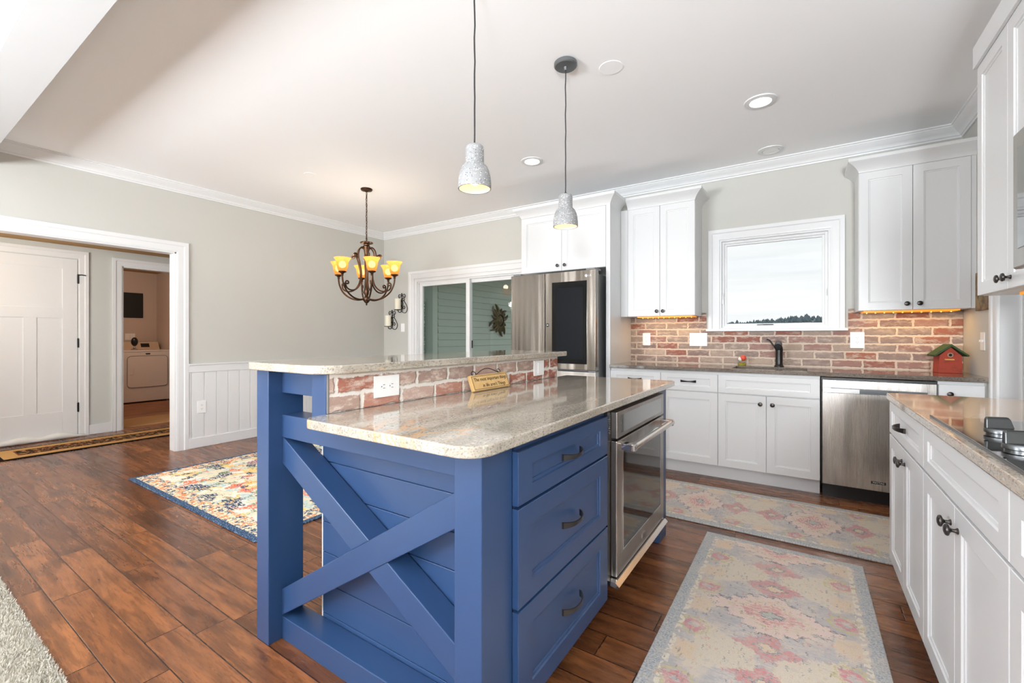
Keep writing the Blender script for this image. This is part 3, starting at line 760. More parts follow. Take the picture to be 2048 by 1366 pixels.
# upper cabinet right of the window
t = thing('wall_cabinet', 'white two-door wall cabinet right of the window, above the birdhouse', 'cabinet', (0.66, 4.4, 1.368), 'white wall cabinets with crown tops')
MB().box(0.353, 0.962, YU+0.02, YB-0.002, 1.368, 2.414).build('body', 'white', t)
MB().box(0.962, XR-0.001, YU+0.006, YU+0.03, 1.368, 2.414).build('filler_strip', 'white', t)
front(t, BACK, 0.353, 0.662, -YU, 1.368, 2.412, 'white', 'door', ('knob', 0.628, 1.412)); front(t, BACK, 0.662, 0.962, -YU, 1.368, 2.412, 'white', 'door', ('knob', 0.697, 1.412))
MB().sweep(CROWN, [(0.353, YB-0.002), (0.353, YU), (XR-0.001, YU)], -1).build('crown', 'white', t, smooth=True)
# refrigerator surround
t = thing('refrigerator_cabinet', 'white tall surround with two-door cabinet over the stainless refrigerator', 'cabinet', (-2.0, 4.25, 0))
MB().box(-2.487, -1.546, YF+0.02, YB-0.002, 1.832, 2.414).build('body', 'white', t)
MB().box(-1.545, -1.505, YF, YB-0.002, 0.0, 2.414).build('side_panel', 'white', t)
front(t, BACK, -2.487, -2.012, -YF, 1.832, 2.412, 'white', 'door', ('knob', -2.052, 1.885), st=0.062); front(t, BACK, -2.012, -1.547, -YF, 1.832, 2.412, 'white', 'door', ('knob', -1.972, 1.885), st=0.062)
MB().sweep(CROWN, [(-2.487, YB-0.002), (-2.487, YF), (-1.505, YF), (-1.505, YU-0.002)], -1).build('crown', 'white', t, smooth=True)

# right run
XF = 0.352; ZR = 0.90
def right_unit(label, a0, a1, drawer, doors):
    t = thing('base_cabinet', label, 'cabinet', (0.67, (a0+a1)/2, 0), 'white base cabinets of the cooktop run')
    MB().box(a0, a1, -(XR-0.002), -XF-0.02, 0.10, ZR-0.031, RGT).build('body', 'white', t)
    MB().box(a0, a1, -0.43, -0.415, 0.0, 0.10, RGT).build('toe_kick', 'white', t)
    front(t, RGT, a0, a1, -XF, 0.710, 0.862, 'white', drawer[0], drawer[1], rl=0.040)
    for d0, d1, hw in doors: front(t, RGT, d0, d1, -XF, 0.100, 0.704, 'white', 'door', hw)
    return t
right_unit('white base cabinet with one drawer at the free end of the cooktop run', 2.080, 2.80, ('drawer', ('pull', 2.46, 0.785, 0.13)), ((2.443, 2.80, ('knob', 2.475, 0.645)), (2.080, 2.443, ('knob', 2.412, 0.645))))
right_unit('white base cabinet with two knobbed doors directly under the cooktop', 1.312, 2.078, ('false_front', None), ((1.700, 2.078, ('knob', 1.735, 0.645)), (1.312, 1.700, ('knob', 1.665, 0.645))))
right_unit('white base cabinet nearest the camera, cut off by the frame edge', 0.60, 1.310, ('drawer', None), ((0.60, 1.310, None),))
XU = 0.672
t = thing('wall_cabinet', 'white two-door wall cabinet on the right wall beside the microwave', 'cabinet', (0.83, 2.52, 1.36), 'white wall cabinets with crown tops')
MB().box(2.162, 2.88, -(XR-0.002), -XU-0.02, 1.36, 2.414, RGT).build('body', 'white', t)
front(t, RGT, 2.520, 2.88, -XU, 1.36, 2.412, 'white', 'door', ('knob', 2.553, 1.405)); front(t, RGT, 2.162, 2.520, -XU, 1.36, 2.412, 'white', 'door', ('knob', 2.487, 1.405))
MB().sweep(CROWN, [(XR-0.002, 2.88), (XU, 2.88), (XU, 2.162)], 1).build('crown', 'white', t, smooth=True)
t = thing('wall_cabinet', 'white short wall cabinet above the microwave', 'cabinet', (0.83, 1.78, 1.85), 'white wall cabinets with crown tops')
MB().box(1.392, 2.160, -(XR-0.002), -XU-0.02, 1.85, 2.414, RGT).build('body', 'white', t)
front(t, RGT, 1.776, 2.160, -XU, 1.85, 2.412, 'white', 'door', ('knob', 1.81, 1.89)); front(t, RGT, 1.392, 1.776, -XU, 1.85, 2.412, 'white', 'door', ('knob', 1.74, 1.89))
MB().sweep(CROWN, [(XU, 2.160), (XU, 1.392)], 1).build('crown', 'white', t, smooth=True)

# countertops
b = MB()     # sink counter with its cut-out
SX0, SX1, SY0, SY1 = -0.49, 0.03, 4.0, 4.36
b.box(-1.504, SX0, 3.925, YB-0.013, 0.884, 0.914); b.box(SX1, XR-0.001, 3.925, YB-0.013, 0.884, 0.914); b.box(SX0, SX1, 3.925, SY0, 0.884, 0.914); b.box(SX0, SX1, SY1, YB-0.013, 0.884, 0.914)
bmesh.ops.remove_doubles(b.bm, verts=b.bm.verts, dist=1e-5)
tag(b.build('countertop', 'granite_shaded', bevel=0.003), 'long granite countertop in a shade-darkened tone, with the sink cut into it', 'countertop')
b = MB().prism(rounded(0.340, XR-0.001, 0.60, 2.815, (0, 0, 0, 0.025), 5), ZR-0.030, ZR, WORLD, 'ab')
tag(b.build('countertop', 'granite_tan', bevel=0.004), 'tan granite countertop holding the black glass cooktop', 'countertop')

# sink
b = MB(); b.loops([[Vector(p) for p in ((SX0-0.01, SY0-0.01, 0.8835), (SX1+0.01, SY0-0.01, 0.8835), (SX1+0.01, SY1+0.01, 0.8835), (SX0-0.01, SY1+0.01, 0.8835))],
    [Vector(p) for p in ((SX0, SY0, 0.882), (SX1, SY0, 0.882), (SX1, SY1, 0.882), (SX0, SY1, 0.882))],
    [Vector(p) for p in ((SX0+0.012, SY0+0.012, 0.70), (SX1-0.012, SY0+0.012, 0.70), (SX1-0.012, SY1-0.012, 0.70), (SX0+0.012, SY1-0.012, 0.70))]], cap=False)
b.bm.faces.new([v for v in b.bm.verts][8:12])
b.box(-0.225, -0.205, SY0, SY1, 0.70, 0.868)
tag(b.build('sink', flat('dark_composite', (70, 70, 70), 0.5)), 'dark undermount double-bowl sink set into the long counter', 'sink')
# faucet
t = thing('kitchen_faucet', 'black single-lever faucet rising behind the sink', 'faucet', (-0.17, 4.43, 0.914))
MB().lathe([(0.036, 0), (0.036, 0.006), (0.03, 0.014), (0.027, 0.03), (0.0275, 0.12), (0.029, 0.15), (0.027, 0.168), (0.020, 0.178), (0.0, 0.182)], (-0.17, 4.43, 0.914), 24).build('body', 'black', t, smooth=True)
pts = [(-0.17, 4.43, 0.914+0.145), (-0.17, 4.40, 0.914+0.185), (-0.17, 4.35, 0.914+0.200), (-0.17, 4.28, 0.914+0.190), (-0.17, 4.23, 0.914+0.172)]
MB().tube(pts, [0.022, 0.024, 0.025, 0.027, 0.028], 16).build('spout', 'black', t, smooth=True)
MB().lathe([(0.022, 0), (0.022, 0.004), (0.0, 0.005)], (-0.17, 4.229, 0.914+0.1716), 16, (0, -0.94, -0.34)).build('spray_head', 'darkmetal', t, smooth=True)
MB().tube([(-0.185, 4.43, 1.066), (-0.215, 4.43, 1.10), (-0.238, 4.425, 1.14), (-0.262, 4.42, 1.152)], [0.010, 0.007, 0.006, 0.005], 10).build('lever', 'black', t, smooth=True)
# glass globe with a red ball
t = thing('glass_ornament', 'small glass globe holding a red and orange ball, behind the sink', 'ornament', (-0.455, 4.44, 0.914))
MB().lathe([(0.030, 0), (0.034, 0.012), (0.026, 0.02), (0.030, 0.026)], (-0.455, 4.44, 0.914), 20).build('base', flat('gold_green_resin', (150, 140, 50), 0.3), t, smooth=True)
MB().sphere((-0.455, 4.44, 0.914+0.062), 0.042).build('globe', 'glass', t, smooth='all')
MB().sphere((-0.445, 4.432, 0.914+0.068), 0.026).build('ball', flat('coral_red', (226, 84, 56), 0.35), t, smooth='all')
MB().sphere((-0.468, 4.43, 0.914+0.058), 0.019).build('ball', flat('white_pearl', (236, 232, 226), 0.3), t, smooth='all')
# birdhouse
t = thing('birdhouse', 'small weathered red wooden birdhouse with a green roof, on the counter corner', 'birdhouse', (0.865, 4.355, 0.9145), local=True, rot=(0, 0, math.radians(10)))
def mk_weathered(name, a, b_):
    m = Mat(name); n = m.noise(m.obj(), 24, 4, 0.7); m.set(color=m.mix(n.smooth(0.5, 0.72), srgb(*a), srgb(*b_)), rough=0.8); return m.mat
redw = mk_weathered('weathered_red', (158, 62, 44), (124, 52, 40)); grn = mk_weathered('weathered_green', (52, 78, 44), (40, 58, 36))
MB().prism([(-0.066, 0), (0.066, 0), (0.060, 0.125), (0.0, 0.185), (-0.060, 0.125)], -0.045, 0.045).build('house_body', redw, t, bevel=0.002)
for sgn in (-1, 1):
    b = MB(); b.prism([(0.0, 0.206), (sgn*0.094, 0.128), (sgn*0.090, 0.118), (0.0, 0.190)], -0.062, 0.058); b.build('roof_board', grn, t)
MB().lathe([(0.016, 0), (0.016, 0.002), (0.010, 0.0025), (0.010, 0.0005), (0.0, 0.0005)], (-0.002, -0.0455, 0.128), 20, (0, -1, 0)).build('entrance_hole', flat('worn_tin', (150, 130, 110), 0.5), t)
MB().lathe([(0.010, 0), (0.0, 0.0002)], (-0.002, -0.0463, 0.128), 16, (0, -1, 0)).build('hole_opening', 'black', t)
b = MB(); b.box(-0.034, 0.016, -0.058, -0.046, 0.092, 0.101); b.build('perch', flat('straw', (196, 152, 84), 0.8), t)

# dishwasher
t = thing('dishwasher', 'stainless dishwasher with pocket handle, right of the sink cabinet', 'dishwasher', (0.428, 4.2, 0))
MB().box(0.113, 0.739, YF+0.03, YB-0.05, 0.09, 0.874).build('tub', 'black', t)
b = MB(); b.box(0.121, 0.735, YF, YF+0.03, 0.10, 0.765); b.box(0.121, 0.735, YF, YF+0.03, 0.803, 0.858); b.box(0.121, 0.172, YF, YF+0.03, 0.765, 0.803); b.box(0.690, 0.735, YF, YF+0.03, 0.765, 0.803)
bmesh.ops.remove_doubles(b.bm, verts=b.bm.verts, dist=1e-5)
b.build('door', 'steel_v', t, bevel=0.0015)
MB().box(0.172, 0.690, YF+0.014, YF+0.03, 0.765, 0.803).build('pocket_handle', 'darkmetal', t)
MB().box(0.172, 0.335, YF+0.004, YF+0.014, 0.768, 0.797).build('grip', flat('bright_steel', (226, 226, 226), 0.25, metal=0.6), t)
MB().box(0.49, 0.545, YF+0.010, YF+0.0145, 0.780, 0.792).build('display', 'blackglass', t)
MB().box(0.121, 0.735, YF+0.045, YF+0.06, 0.0, 0.092).build('kick_plate', 'black', t)
bd = MB().box(0.398, 0.478, YF-0.0015, YF, 0.148, 0.166).build('badge', 'black', t)
text_mesh('badge_lettering', 'MAYTAG', 0.0155, 'plate', bd, Matrix.Translation((0.438, YF-0.002, 0.157)) @ Matrix.Rotation(PI/2, 4, 'X'))

# ------------------------------------------------------------------ refrigerator
t = thing('refrigerator', 'stainless french-door refrigerator with a dark glass window in its right door', 'refrigerator', (-2.03, 4.1, 0))
RY = 3.75
MB().box(-2.468, -1.585, RY+0.09, 4.50, 0.02, 1.755).build('case', flat('grey_case', (120, 122, 124), 0.45, metal=0.5), t)
MB().box(-2.484, -2.096, RY, RY+0.08, 0.862, 1.786).build('door', 'steel_fridge', t, bevel=0.004)
dr = MB().box(-2.088, -1.568, RY, RY+0.08, 0.862, 1.786).build('door', 'steel_fridge', t, bevel=0.004)
MB().box(-2.013, -1.652, RY-0.002, RY+0.004, 0.918, 1.690).build('glass_window', 'fridgeglass', dr, bevel=0.001)
def mk_tintpanel():
    m = Mat('smoked_mirror_panel'); n = m.noise(m.obj(), 300, 2, 0.7)
    m.set(color=m.mix(n, srgb(8, 9, 11), srgb(26, 28, 33)), metal=0.0, rough=0.4, spec=0.08); return m.mat
MB().box(-1.968, -1.690, RY-0.0026, RY-0.002, 0.962, 1.632).build('mirror_panel', mk_tintpanel(), dr)
bd = MB().box(-2.074, -2.046, RY-0.001, RY, 1.268, 1.300).build('water_badge', 'black', dr); MB().lathe([(0.005, 0), (0.0, 0.0006)], (-2.060, RY-0.001, 1.284), 12, (0, -1, 0)).build('badge_dot', 'plate', bd)
lg = MB().lathe([(0.0135, 0), (0.0135, 0.0012), (0.011, 0.0014), (0.011, 0.0006), (0, 0.0006)], (-1.66, RY, 1.733), 24, (0, -1, 0)).build('logo', 'chrome', dr)
b = MB(); b.tube([(-1.664, RY-0.0015, 1.739), (-1.664, RY-0.0015, 1.728), (-1.656, RY-0.0015, 1.728)], 0.0012, 6); b.build('logo_mark', 'chrome', lg)
text_mesh('logo_lettering', 'LG', 0.024, 'chrome', dr, Matrix.Translation((-1.622, RY-0.001, 1.733)) @ Matrix.Rotation(PI/2, 4, 'X'))
MB().box(-2.484, -1.568, RY, RY+0.08, 0.46, 0.848).build('freezer_drawer', 'steel', t, bevel=0.004); MB().box(-2.484, -1.568, RY, RY+0.08, 0.06, 0.450).build('freezer_drawer', 'steel', t, bevel=0.004)
for x0 in (-2.47, -1.67):
    MB().box(x0, x0+0.09, RY+0.02, RY+0.16, 1.786, 1.805).build('hinge_cover', flat('grey_plastic', (120, 122, 124), 0.5), t, bevel=0.004)
MB().box(-1.64, -1.572, RY+0.012, RY+0.075, 0.845, 0.862).build('hinge', 'darkmetal', t)

# ------------------------------------------------------------------ island
t = thing('kitchen_island', 'navy blue island with X-braced end, shaker drawers and brick bar wall', 'island', (-1.2, 1.75, 0))
PB = 0.0025
for a in ((-1.777, -1.692, 0.8875, 1.028, 0, 1.046), (-0.768, -0.677, 0.8875, 1.028, 0, 0.883), (-0.768, -0.677, 2.545, 2.685, 0, 0.883), (-1.777, -1.692, 2.47, 2.61, 0, 1.046)):
    box('post', 'blue', a, t, bevel=PB)
box('bar_end_post', 'blue', (-1.415, -1.334, 0.89, 0.985, 0.871, 1.046), t, bevel=PB)
box('bottom_rail', 'blue', (-1.692, -0.768, 0.939, 1.028, 0, 0.087), t, bevel=PB)
box('middle_rail', 'blue', (-1.692, -0.768, 0.939, 1.028, 0.783, 0.871), t, bevel=PB)
box('bar_rail', 'blue', (-1.692, -1.415, 0.939, 1.02, 0.956, 1.046), t, bevel=PB)
FX = Frame((0, 0, 0), (1, 0, 0), (0, 1, 0))
b = MB(); b.prism([(-1.692, 0.191), (-1.692, 0.090), (-0.768, 0.663), (-0.768, 0.765)], 0.939, 1.025, FX); b.build('brace', 'blue', t, bevel=PB)
def za(x, top): return (0.786 if top else 0.682) - 0.538*(x+1.692)
def zb(x, top): return (0.191 if top else 0.090) + 0.6205*(x+1.692)
def cross(ta, tb):
    lo, hi = -1.692, -0.768
    for _ in range(50):
        m_ = (lo+hi)/2
        if za(m_, ta) > zb(m_, tb): lo = m_
        else: hi = m_
    return lo
b = MB()
x1, x2 = cross(True, True), cross(False, True)
b.prism([(-1.692, za(-1.692, True)), (x1, za(x1, True)), (x2, za(x2, False)), (-1.692, za(-1.692, False))], 0.9415, 1.025, FX)
x1, x2 = cross(True, False), cross(False, False)
b.prism([(x1, za(x1, True)), (-0.768, za(-0.768, True)), (-0.768, za(-0.768, False)), (x2, za(x2, False))], 0.9415, 1.025, FX)
b.build('brace', 'blue', t, bevel=PB)
b = MB(); z0 = 0.0
for z1 in (0.102, 0.220, 0.338, 0.456, 0.574, 0.692, 0.81, 0.882):
    b.box(-1.562, -0.720, 1.030, 1.044, z0+0.0015, z1-0.0015); z0 = z1
b.box(-1.562, -0.720, 1.037, 1.046, 0, 0.88)
b.build('shiplap_panel', 'blue', t, bevel=0.0015)
box('panel_edge', 'trim', (-1.567, -1.562, 1.029, 1.046, 0.0, 0.86), t)
b = MB(); b.box(-1.56, -0.678, 1.046, 1.708, 0.10, 0.883); b.box(-1.56, -1.30, 1.708, 2.683, 0.10, 0.883); b.box(-1.30, -0.69, 2.51, 2.683, 0.10, 0.883); b.box(-1.56, -0.76, 1.046, 1.70, 0, 0.10); b.box(-1.56, -1.30, 1.70, 2.683, 0, 0.10); b.box(-1.30, -0.76, 2.51, 2.683, 0, 0.10)
b.build('carcass', 'blue', t)
def isl_drawer(c0, c1, rl, hz):
    front(t, ISL, 1.027, 1.698, -0.657, c0, c1, 'blue', 'drawer', ('pull', 1.360, hz, 0.135), st=0.076, rl=rl)
isl_drawer(0.700, 0.854, 0.046, 0.778); isl_drawer(0.412, 0.694, 0.060, 0.556); isl_drawer(0.112, 0.406, 0.060, 0.272)
box('bar_wall', 'blue', (-1.42, -1.343, 0.985, 2.555, 0.884, 1.046), t)
box('brick_facing', 'islandbrick', (-1.343, -1.331, 0.900, 2.555, 0.9145, 1.046), t)
box('corner_strip', flat('grey_corner_strip', (120, 116, 112), 0.5), (-1.3335, -1.3295, 0.893, 0.900, 0.9145, 1.046), t)
# worktops
b = MB().prism(rounded(-1.33, -0.625, 0.797, 2.69, (0.05, 0.075, 0.02, 0.0), 8), 0.884, 0.914, WORLD, 'ab')
tag(b.build('island_worktop', 'granite', bevel=0.005, seg=3), 'pale polished granite worktop of the blue island with an orange vein', 'worktop')
b = MB().prism(rounded(-1.79, -1.295, 0.852, 2.625, (0.03, 0.10, 0.01, 0.01), 8), 1.047, 1.077, WORLD, 'ab')
tag(b.build('bar_top', 'granite', bevel=0.005, seg=3), 'raised pale granite bar top along the dining side of the island', 'bar top')

# oven in the island
t = thing('wall_oven', 'stainless built-in oven with a bar handle in the island side', 'oven', (-0.95, 2.11, 0.15))
MB().box(-1.25, -0.664, 1.712, 2.505, 0.165, 0.878).build('case', 'black', t)
OX = -0.637
MB().box(-0.664, OX, 1.750, 2.477, 0.752, 0.862).build('control_panel', 'steel', t, bevel=0.003)
MB().box(OX, OX+0.0015, 1.798, 2.430, 0.770, 0.846).build('display', flat('grey_display_glass', (84, 84, 84), 0.08, coat=1.0), t)
dr = MB(); dr.box(-0.664, OX, 1.748, 2.475, 0.183, 0.742); dr = dr.build('oven_door', 'steel', t, bevel=0.003)
MB().box(OX, OX+0.0018, 1.822, 2.402, 0.278, 0.690).build('window', 'ovenglass', dr, bevel=0.001)
b = MB(); rect_ring(b, 1.816, 2.408, 0.272, 0.696, 0.006, OX, OX+0.003, ISL); b.build('window_trim', 'chrome', dr)
h = MB(); h.tube([(-0.583, 1.785, 0.716), (-0.583, 2.44, 0.716)], 0.0135, 16); h = h.build('handle', 'handle_steel', dr, smooth=True)
for yy in (1.80, 2.425):
    MB().prism(rounded(-0.638, -0.572, yy-0.022, yy+0.022, (0, 0.014, 0.014, 0), 5), 0.702, 0.730, WORLD, 'ab').build('handle_bracket', 'chrome', h, bevel=0.002)
MB().box(OX, OX+0.002, 2.092, 2.134, 0.212, 0.238).build('badge', 'chrome', dr)
b = MB(); b.prism([(-0.664, 0.166), (-0.620, 0.156), (-0.614, 0.166), (-0.630, 0.180), (-0.664, 0.180)], 1.712, 2.475, Frame((0, 0, 0), (1, 0, 0), (0, 1, 0))); b.build('bottom_trim', 'handle_steel', t)
b = MB()
for k in range(9): b.box(-0.6655, -0.660, 1.722, 1.738, 0.775+k*0.009, 0.779+k*0.009)
b.build('vent_slots', 'darkmetal', t)

# sign leaning on the brick
t = thing('wooden_sign', 'small tan wooden plaque with dark lettering leaning on the island brick', 'sign', (-1.318, 1.765, 0.9155), local=True, rot=(math.radians(90-22), 0, math.radians(90)))
def mk_tanwood():
    m = Mat('antiqued_tan_wood'); n = m.noise(m.obj(), 30, 4, 0.65); m.set(color=m.mix(n, srgb(188, 150, 92), srgb(214, 180, 124)), rough=0.6); return m.mat
tw = mk_tanwood()
# local x runs along the brick, local y up the face, local z out of the face
t.location = (-1.276, 1.757, 0.9155)
b = MB(); b.box(-0.15, 0.15, 0.0, 0.078, -0.010, 0.010); bo = b.build('board', tw, t, bevel=0.004)
b = MB(); rect_ring(b, -0.143, 0.143, 0.006, 0.072, 0.0022, 0.0101, 0.0108, Frame((0, 0, 0), (1, 0, 0), (0, 0, 1), (0, 1, 0))); b.build('border_line', flat('brown_ink', (92, 62, 34), 0.7), bo)
M['ink'] = flat('dark_ink', (40, 28, 20), 0.7)
text_mesh('lettering', 'The most important things', 0.0245, 'ink', bo, Matrix.Translation((0.004, 0.053, 0.0104)), 0.0003)
text_mesh('lettering', "in life aren't Things", 0.0245, 'ink', bo, Matrix.Translation((0.02, 0.022, 0.0104)), 0.0003)
wire = [(-0.10, 0.074, 0.006)] + [(-0.10+0.016*math.cos(a)-0.010, 0.086+0.012*math.sin(a), 0.004) for a in [i*0.6 for i in range(11)]]
wire += [(-0.08+0.16*i/10, 0.085+0.022*math.sin(PI*i/10), 0.003) for i in range(11)] + [(0.10+0.014*math.cos(a)-0.004, 0.086+0.012*math.sin(a), 0.004) for a in [PI+i*0.6 for i in range(11)]] + [(0.10, 0.074, 0.006)]
MB().tube(wire, 0.0018, 6).build('wire_hanger', 'blackmetal', t, smooth=True)

# ------------------------------------------------------------------ cooktop, microwave
t = thing('cooktop', 'black glass cooktop with metal knobs on the right counter', 'cooktop', (0.63, 1.65, ZR))
MB().box(0.366, 0.895, 1.275, 2.04, ZR, ZR+0.006).build('glass_top', 'blackglass', t, bevel=0.0025)
for x0 in (0.3622, 0.895): MB().box(x0, x0+0.0038, 1.271, 2.044, ZR, ZR+0.0066).build('edge_trim', 'darkmetal', t)
def mk_knob(x, y):
    zz = ZR+0.006
    o = MB().lathe([(0.026, 0.0), (0.026, 0.004), (0.030, 0.006), (0.030, 0.014), (0.027, 0.018), (0.0, 0.018)], (x, y, zz), 28).build('control_knob', 'darkmetal', t, smooth=True)
    a = math.radians(18); d = Vector((math.cos(a), math.sin(a), 0)); n = Vector((-d.y, d.x, 0)); c = Vector((x, y, zz+0.017))
    rings = []
    for h, w_, th, lean in ((0.0, 0.031, 0.006, 0.0), (0.024, 0.027, 0.005, 0.006), (0.030, 0.023, 0.004, 0.008)):
        cc = c + Vector((0, 0, h)) + n*lean
        rings.append([cc - d*w_ - n*th, cc + d*w_ - n*th, cc + d*w_ + n*th, cc - d*w_ + n*th])
    MB().loops(rings).build('grip', 'darkmetal', o, bevel=0.002)
for x, y in ((0.447, 1.735), (0.423, 1.51), (0.540, 1.76), (0.508, 1.56)): mk_knob(x, y)
t = thing('microwave', 'stainless over-the-range microwave, cut off at the right frame edge', 'microwave', (0.79, 1.775, 1.39))
MB().box(0.612, XR-0.003, 1.398, 2.152, 1.395, 1.845).build('case', 'darkmetal', t, bevel=0.004)
dr = MB().box(0.585, 0.610, 1.58, 2.150, 1.397, 1.843).build('door', 'steel', t, bevel=0.006); MB().box(0.583, 0.586, 1.64, 2.105, 1.46, 1.79).build('window', 'blackglass', dr, bevel=0.001)
MB().box(0.585, 0.610, 1.40, 1.575, 1.397, 1.843).build('control_panel', 'blackglass', t, bevel=0.004)
MB().tube([(0.555, 1.60, 1.45), (0.555, 1.60, 1.80)], 0.010, 12).build('handle', 'handle_steel', dr, smooth=True)

# ------------------------------------------------------------------ outlets and switches
def plate(name, label, fr, a, b, c, w, h, kinds, cat='outlet', mat='plate'):
    t = thing(name, label, cat, tuple(fr.pt(a, b, c)), 'white wall plates')
    MB().box(a-w/2, a+w/2, b, b+0.005, c-h/2, c+h/2, fr).build('cover_plate', mat, t, bevel=0.002)
    n = len(kinds); pitch = 0.046
    for i, k in enumerate(kinds):
        aa = a + (i-(n-1)/2)*pitch
        if k == 'o':
            for dz in (-0.019, 0.019):
                s = MB().lathe([(0.0165, 0), (0.0165, 0.0015), (0, 0.0015)], fr.pt(aa, b+0.005, c+dz), 20, fr.b).build('socket', mat, t)
                m2 = MB(); m2.box(aa-0.0075, aa-0.0055, b+0.0064, b+0.0069, c+dz-0.001, c+dz+0.008, fr); m2.box(aa+0.0055, aa+0.0075, b+0.0064, b+0.0069, c+dz-0.001, c+dz+0.008, fr); m2.box(aa-0.002, aa+0.002, b+0.0064, b+0.0069, c+dz-0.010, c+dz-0.006, fr)
                m2.build('slots', 'slot', s)
        elif k == 'h':
            for da in (-0.020, 0.020):
                s = MB().lathe([(0.0165, 0), (0.0165, 0.0015), (0, 0.0015)], fr.pt(a+da, b+0.005, c), 20, fr.b).build('socket', mat, t)
                m2 = MB(); m2.box(a+da-0.001, a+da+0.008, b+0.0064, b+0.0069, c+0.0055, c+0.0075, fr); m2.box(a+da-0.001, a+da+0.008, b+0.0064, b+0.0069, c-0.0075, c-0.0055, fr); m2.box(a+da-0.010, a+da-0.006, b+0.0064, b+0.0069, c-0.002, c+0.002, fr)
                m2.build('slots', 'slot', s)
        elif k == 't':
            MB().box(aa-0.005, aa+0.005, b+0.005, b+0.014, c-0.004, c+0.010, fr).build('toggle', mat, t, bevel=0.001)
        elif k == 'r':
            MB().box(aa-0.016, aa+0.016, b+0.005, b+0.008, c-0.033, c+0.033, fr).build('rocker', mat, t, bevel=0.001)
    return t
ybs = -(YB-0.012)
plate('outlet', 'white outlet on the brick under the left wall cabinet', BACK, -1.341, ybs, 1.146, 0.078, 0.125, 'o')
plate('switch_plate', 'white triple plate with outlet and two switches left of the window sill', BACK, -0.842, ybs, 1.145, 0.160, 0.125, 'ott', 'switch')
plate('outlet', 'white outlet on the brick right of the window sill', BACK, 0.370, ybs, 1.145, 0.092, 0.130, 'o')
plate('outlet', 'white outlet low on the beadboard wainscot', FL, 2.10, 0.014, 0.425, 0.082, 0.13, 'o')
plate('outlet', 'large white outlet on the near end of the island brick', ISL, 1.145, -1.331, 0.985, 0.122, 0.082, 'h')
plate('switch_plate', 'white plate on the far end of the island brick', ISL, 2.308, -1.331, 0.984, 0.120, 0.090, 'r', 'switch')
plate('switch_plate', 'white switch plate on the right wall by the door casing', FR, 4.120, 0.0, 1.142, 0.082, 0.120, 'tt', 'switch')
plate('switch_plate', 'white rocker switch between the lower candle sconce and the patio door', FB, -4.94, 0.0, 1.305, 0.078, 0.122, 'r', 'switch')
plate('outlet', 'white outlet on the laundry wall above the dryer', Frame((-10.6, 0, 0), (0, 1, 0), (1, 0, 0)), 2.98, 0.0, 1.17, 0.15, 0.12, 'o')
# plaque on the right wall
b = MB(); b.box(3.955, 4.205, 0.0, 0.018, 1.345, 1.60, FR)
m_ = Mat('aged_plaque'); n_ = m_.noise(m_.obj(), 12, 4, 0.6); m_.set(color=m_.mix(n_.smooth(0.35, 0.6), srgb(88, 66, 44), srgb(150, 124, 88)), rough=0.7); M['plaque'] = m_.mat
tag(b.build('wall_plaque', 'plaque', bevel=0.003), 'small brown wooden plaque on the right wall under the wall cabinet', 'plaque')

# ------------------------------------------------------------------ lights
def pendant(x, y, ztop, label):
    t = thing('pendant_light', label, 'pendant light', (x, y, ztop-0.19), 'terrazzo pendants above the island')
    MB().lathe([(0.060, 0.0), (0.066, -0.006), (0.066, -0.020), (0.060, -0.026), (0.012, -0.028), (0.008, -0.045), (0.0, -0.045)], (x, y, ZC), 32).build('canopy', 'canopy', t, smooth=True)
    pts = [(x+0.0012*math.sin(i*2.1), y+0.001*math.cos(i*1.7), ZC-0.04 - (ZC-0.04-ztop)*i/14) for i in range(15)]
    MB().tube(pts, 0.0034, 8).build('cord', 'cord', t, smooth=True)
    MB().lathe([(0.007, 0), (0.007, 0.012), (0.004, 0.014)], (x, y, ztop-0.001), 12).build('cord_grip', 'black', t)
    prof = [(0.0, 0.0), (0.030, 0.0), (0.037, -0.006), (0.039, -0.014), (0.039, -0.074), (0.043, -0.080), (0.054, -0.092), (0.062, -0.110), (0.067, -0.132), (0.070, -0.160), (0.070, -0.184), (0.0655, -0.184), (0.0655, -0.182)]
    sh = MB().lathe(prof, (x, y, ztop), 40, cap=False).build('shade', 'terrazzo', t, smooth=True)
    MB().lathe([(0.0655, -0.1825), (0.0650, -0.160), (0.0615, -0.130), (0.0555, -0.108), (0.0435, -0.094), (0.0, -0.090)], (x, y, ztop), 40, cap=False).build('lining', 'lining', sh, smooth=True)
    MB().sphere((x, y, ztop-0.140), 0.028).build('bulb', 'bulbglow', t, smooth='all')
    l = point_light('pendant_lamp', (0, 0, ztop-0.175-(ztop-0.19)), 0.35, (1.0, 0.88, 0.70), 0.03); l.parent = t
    return t
pendant(-1.165, 1.478, 1.985, 'speckled terrazzo pendant lamp hanging nearest the camera over the island')
pendant(-1.132, 2.273, 1.985, 'speckled terrazzo pendant lamp hanging farther, in front of the refrigerator cabinet')
def can(x, y, lit, label, inner=0.060, power=18):
    t = thing('recessed_light', label, 'recessed light', (x, y, ZC-0.012), 'recessed ceiling lights')
    MB().lathe([(inner, -0.001), (inner+0.006, -0.010), (0.096, -0.006), (0.098, 0.0)], (x, y, ZC), 40).build('trim_ring', 'trim', t, smooth=True)
    MB().lathe([(0.0, -0.008), (inner, -0.008), (inner, -0.004)], (x, y, ZC), 40).build('lens', 'canlens' if lit else 'plate', t)
    if lit:
        d_ = bpy.data.lights.new('recessed_lamp', 'SPOT'); d_.energy = power; d_.spot_size = math.radians(110); d_.spot_blend = 0.7; d_.shadow_soft_size = 0.06; d_.color = (1.0, 0.95, 0.88)
        o = bpy.data.objects.new('recessed_lamp', d_); COL.objects.link(o); o.parent = t; o.location = (0, 0, -0.012)
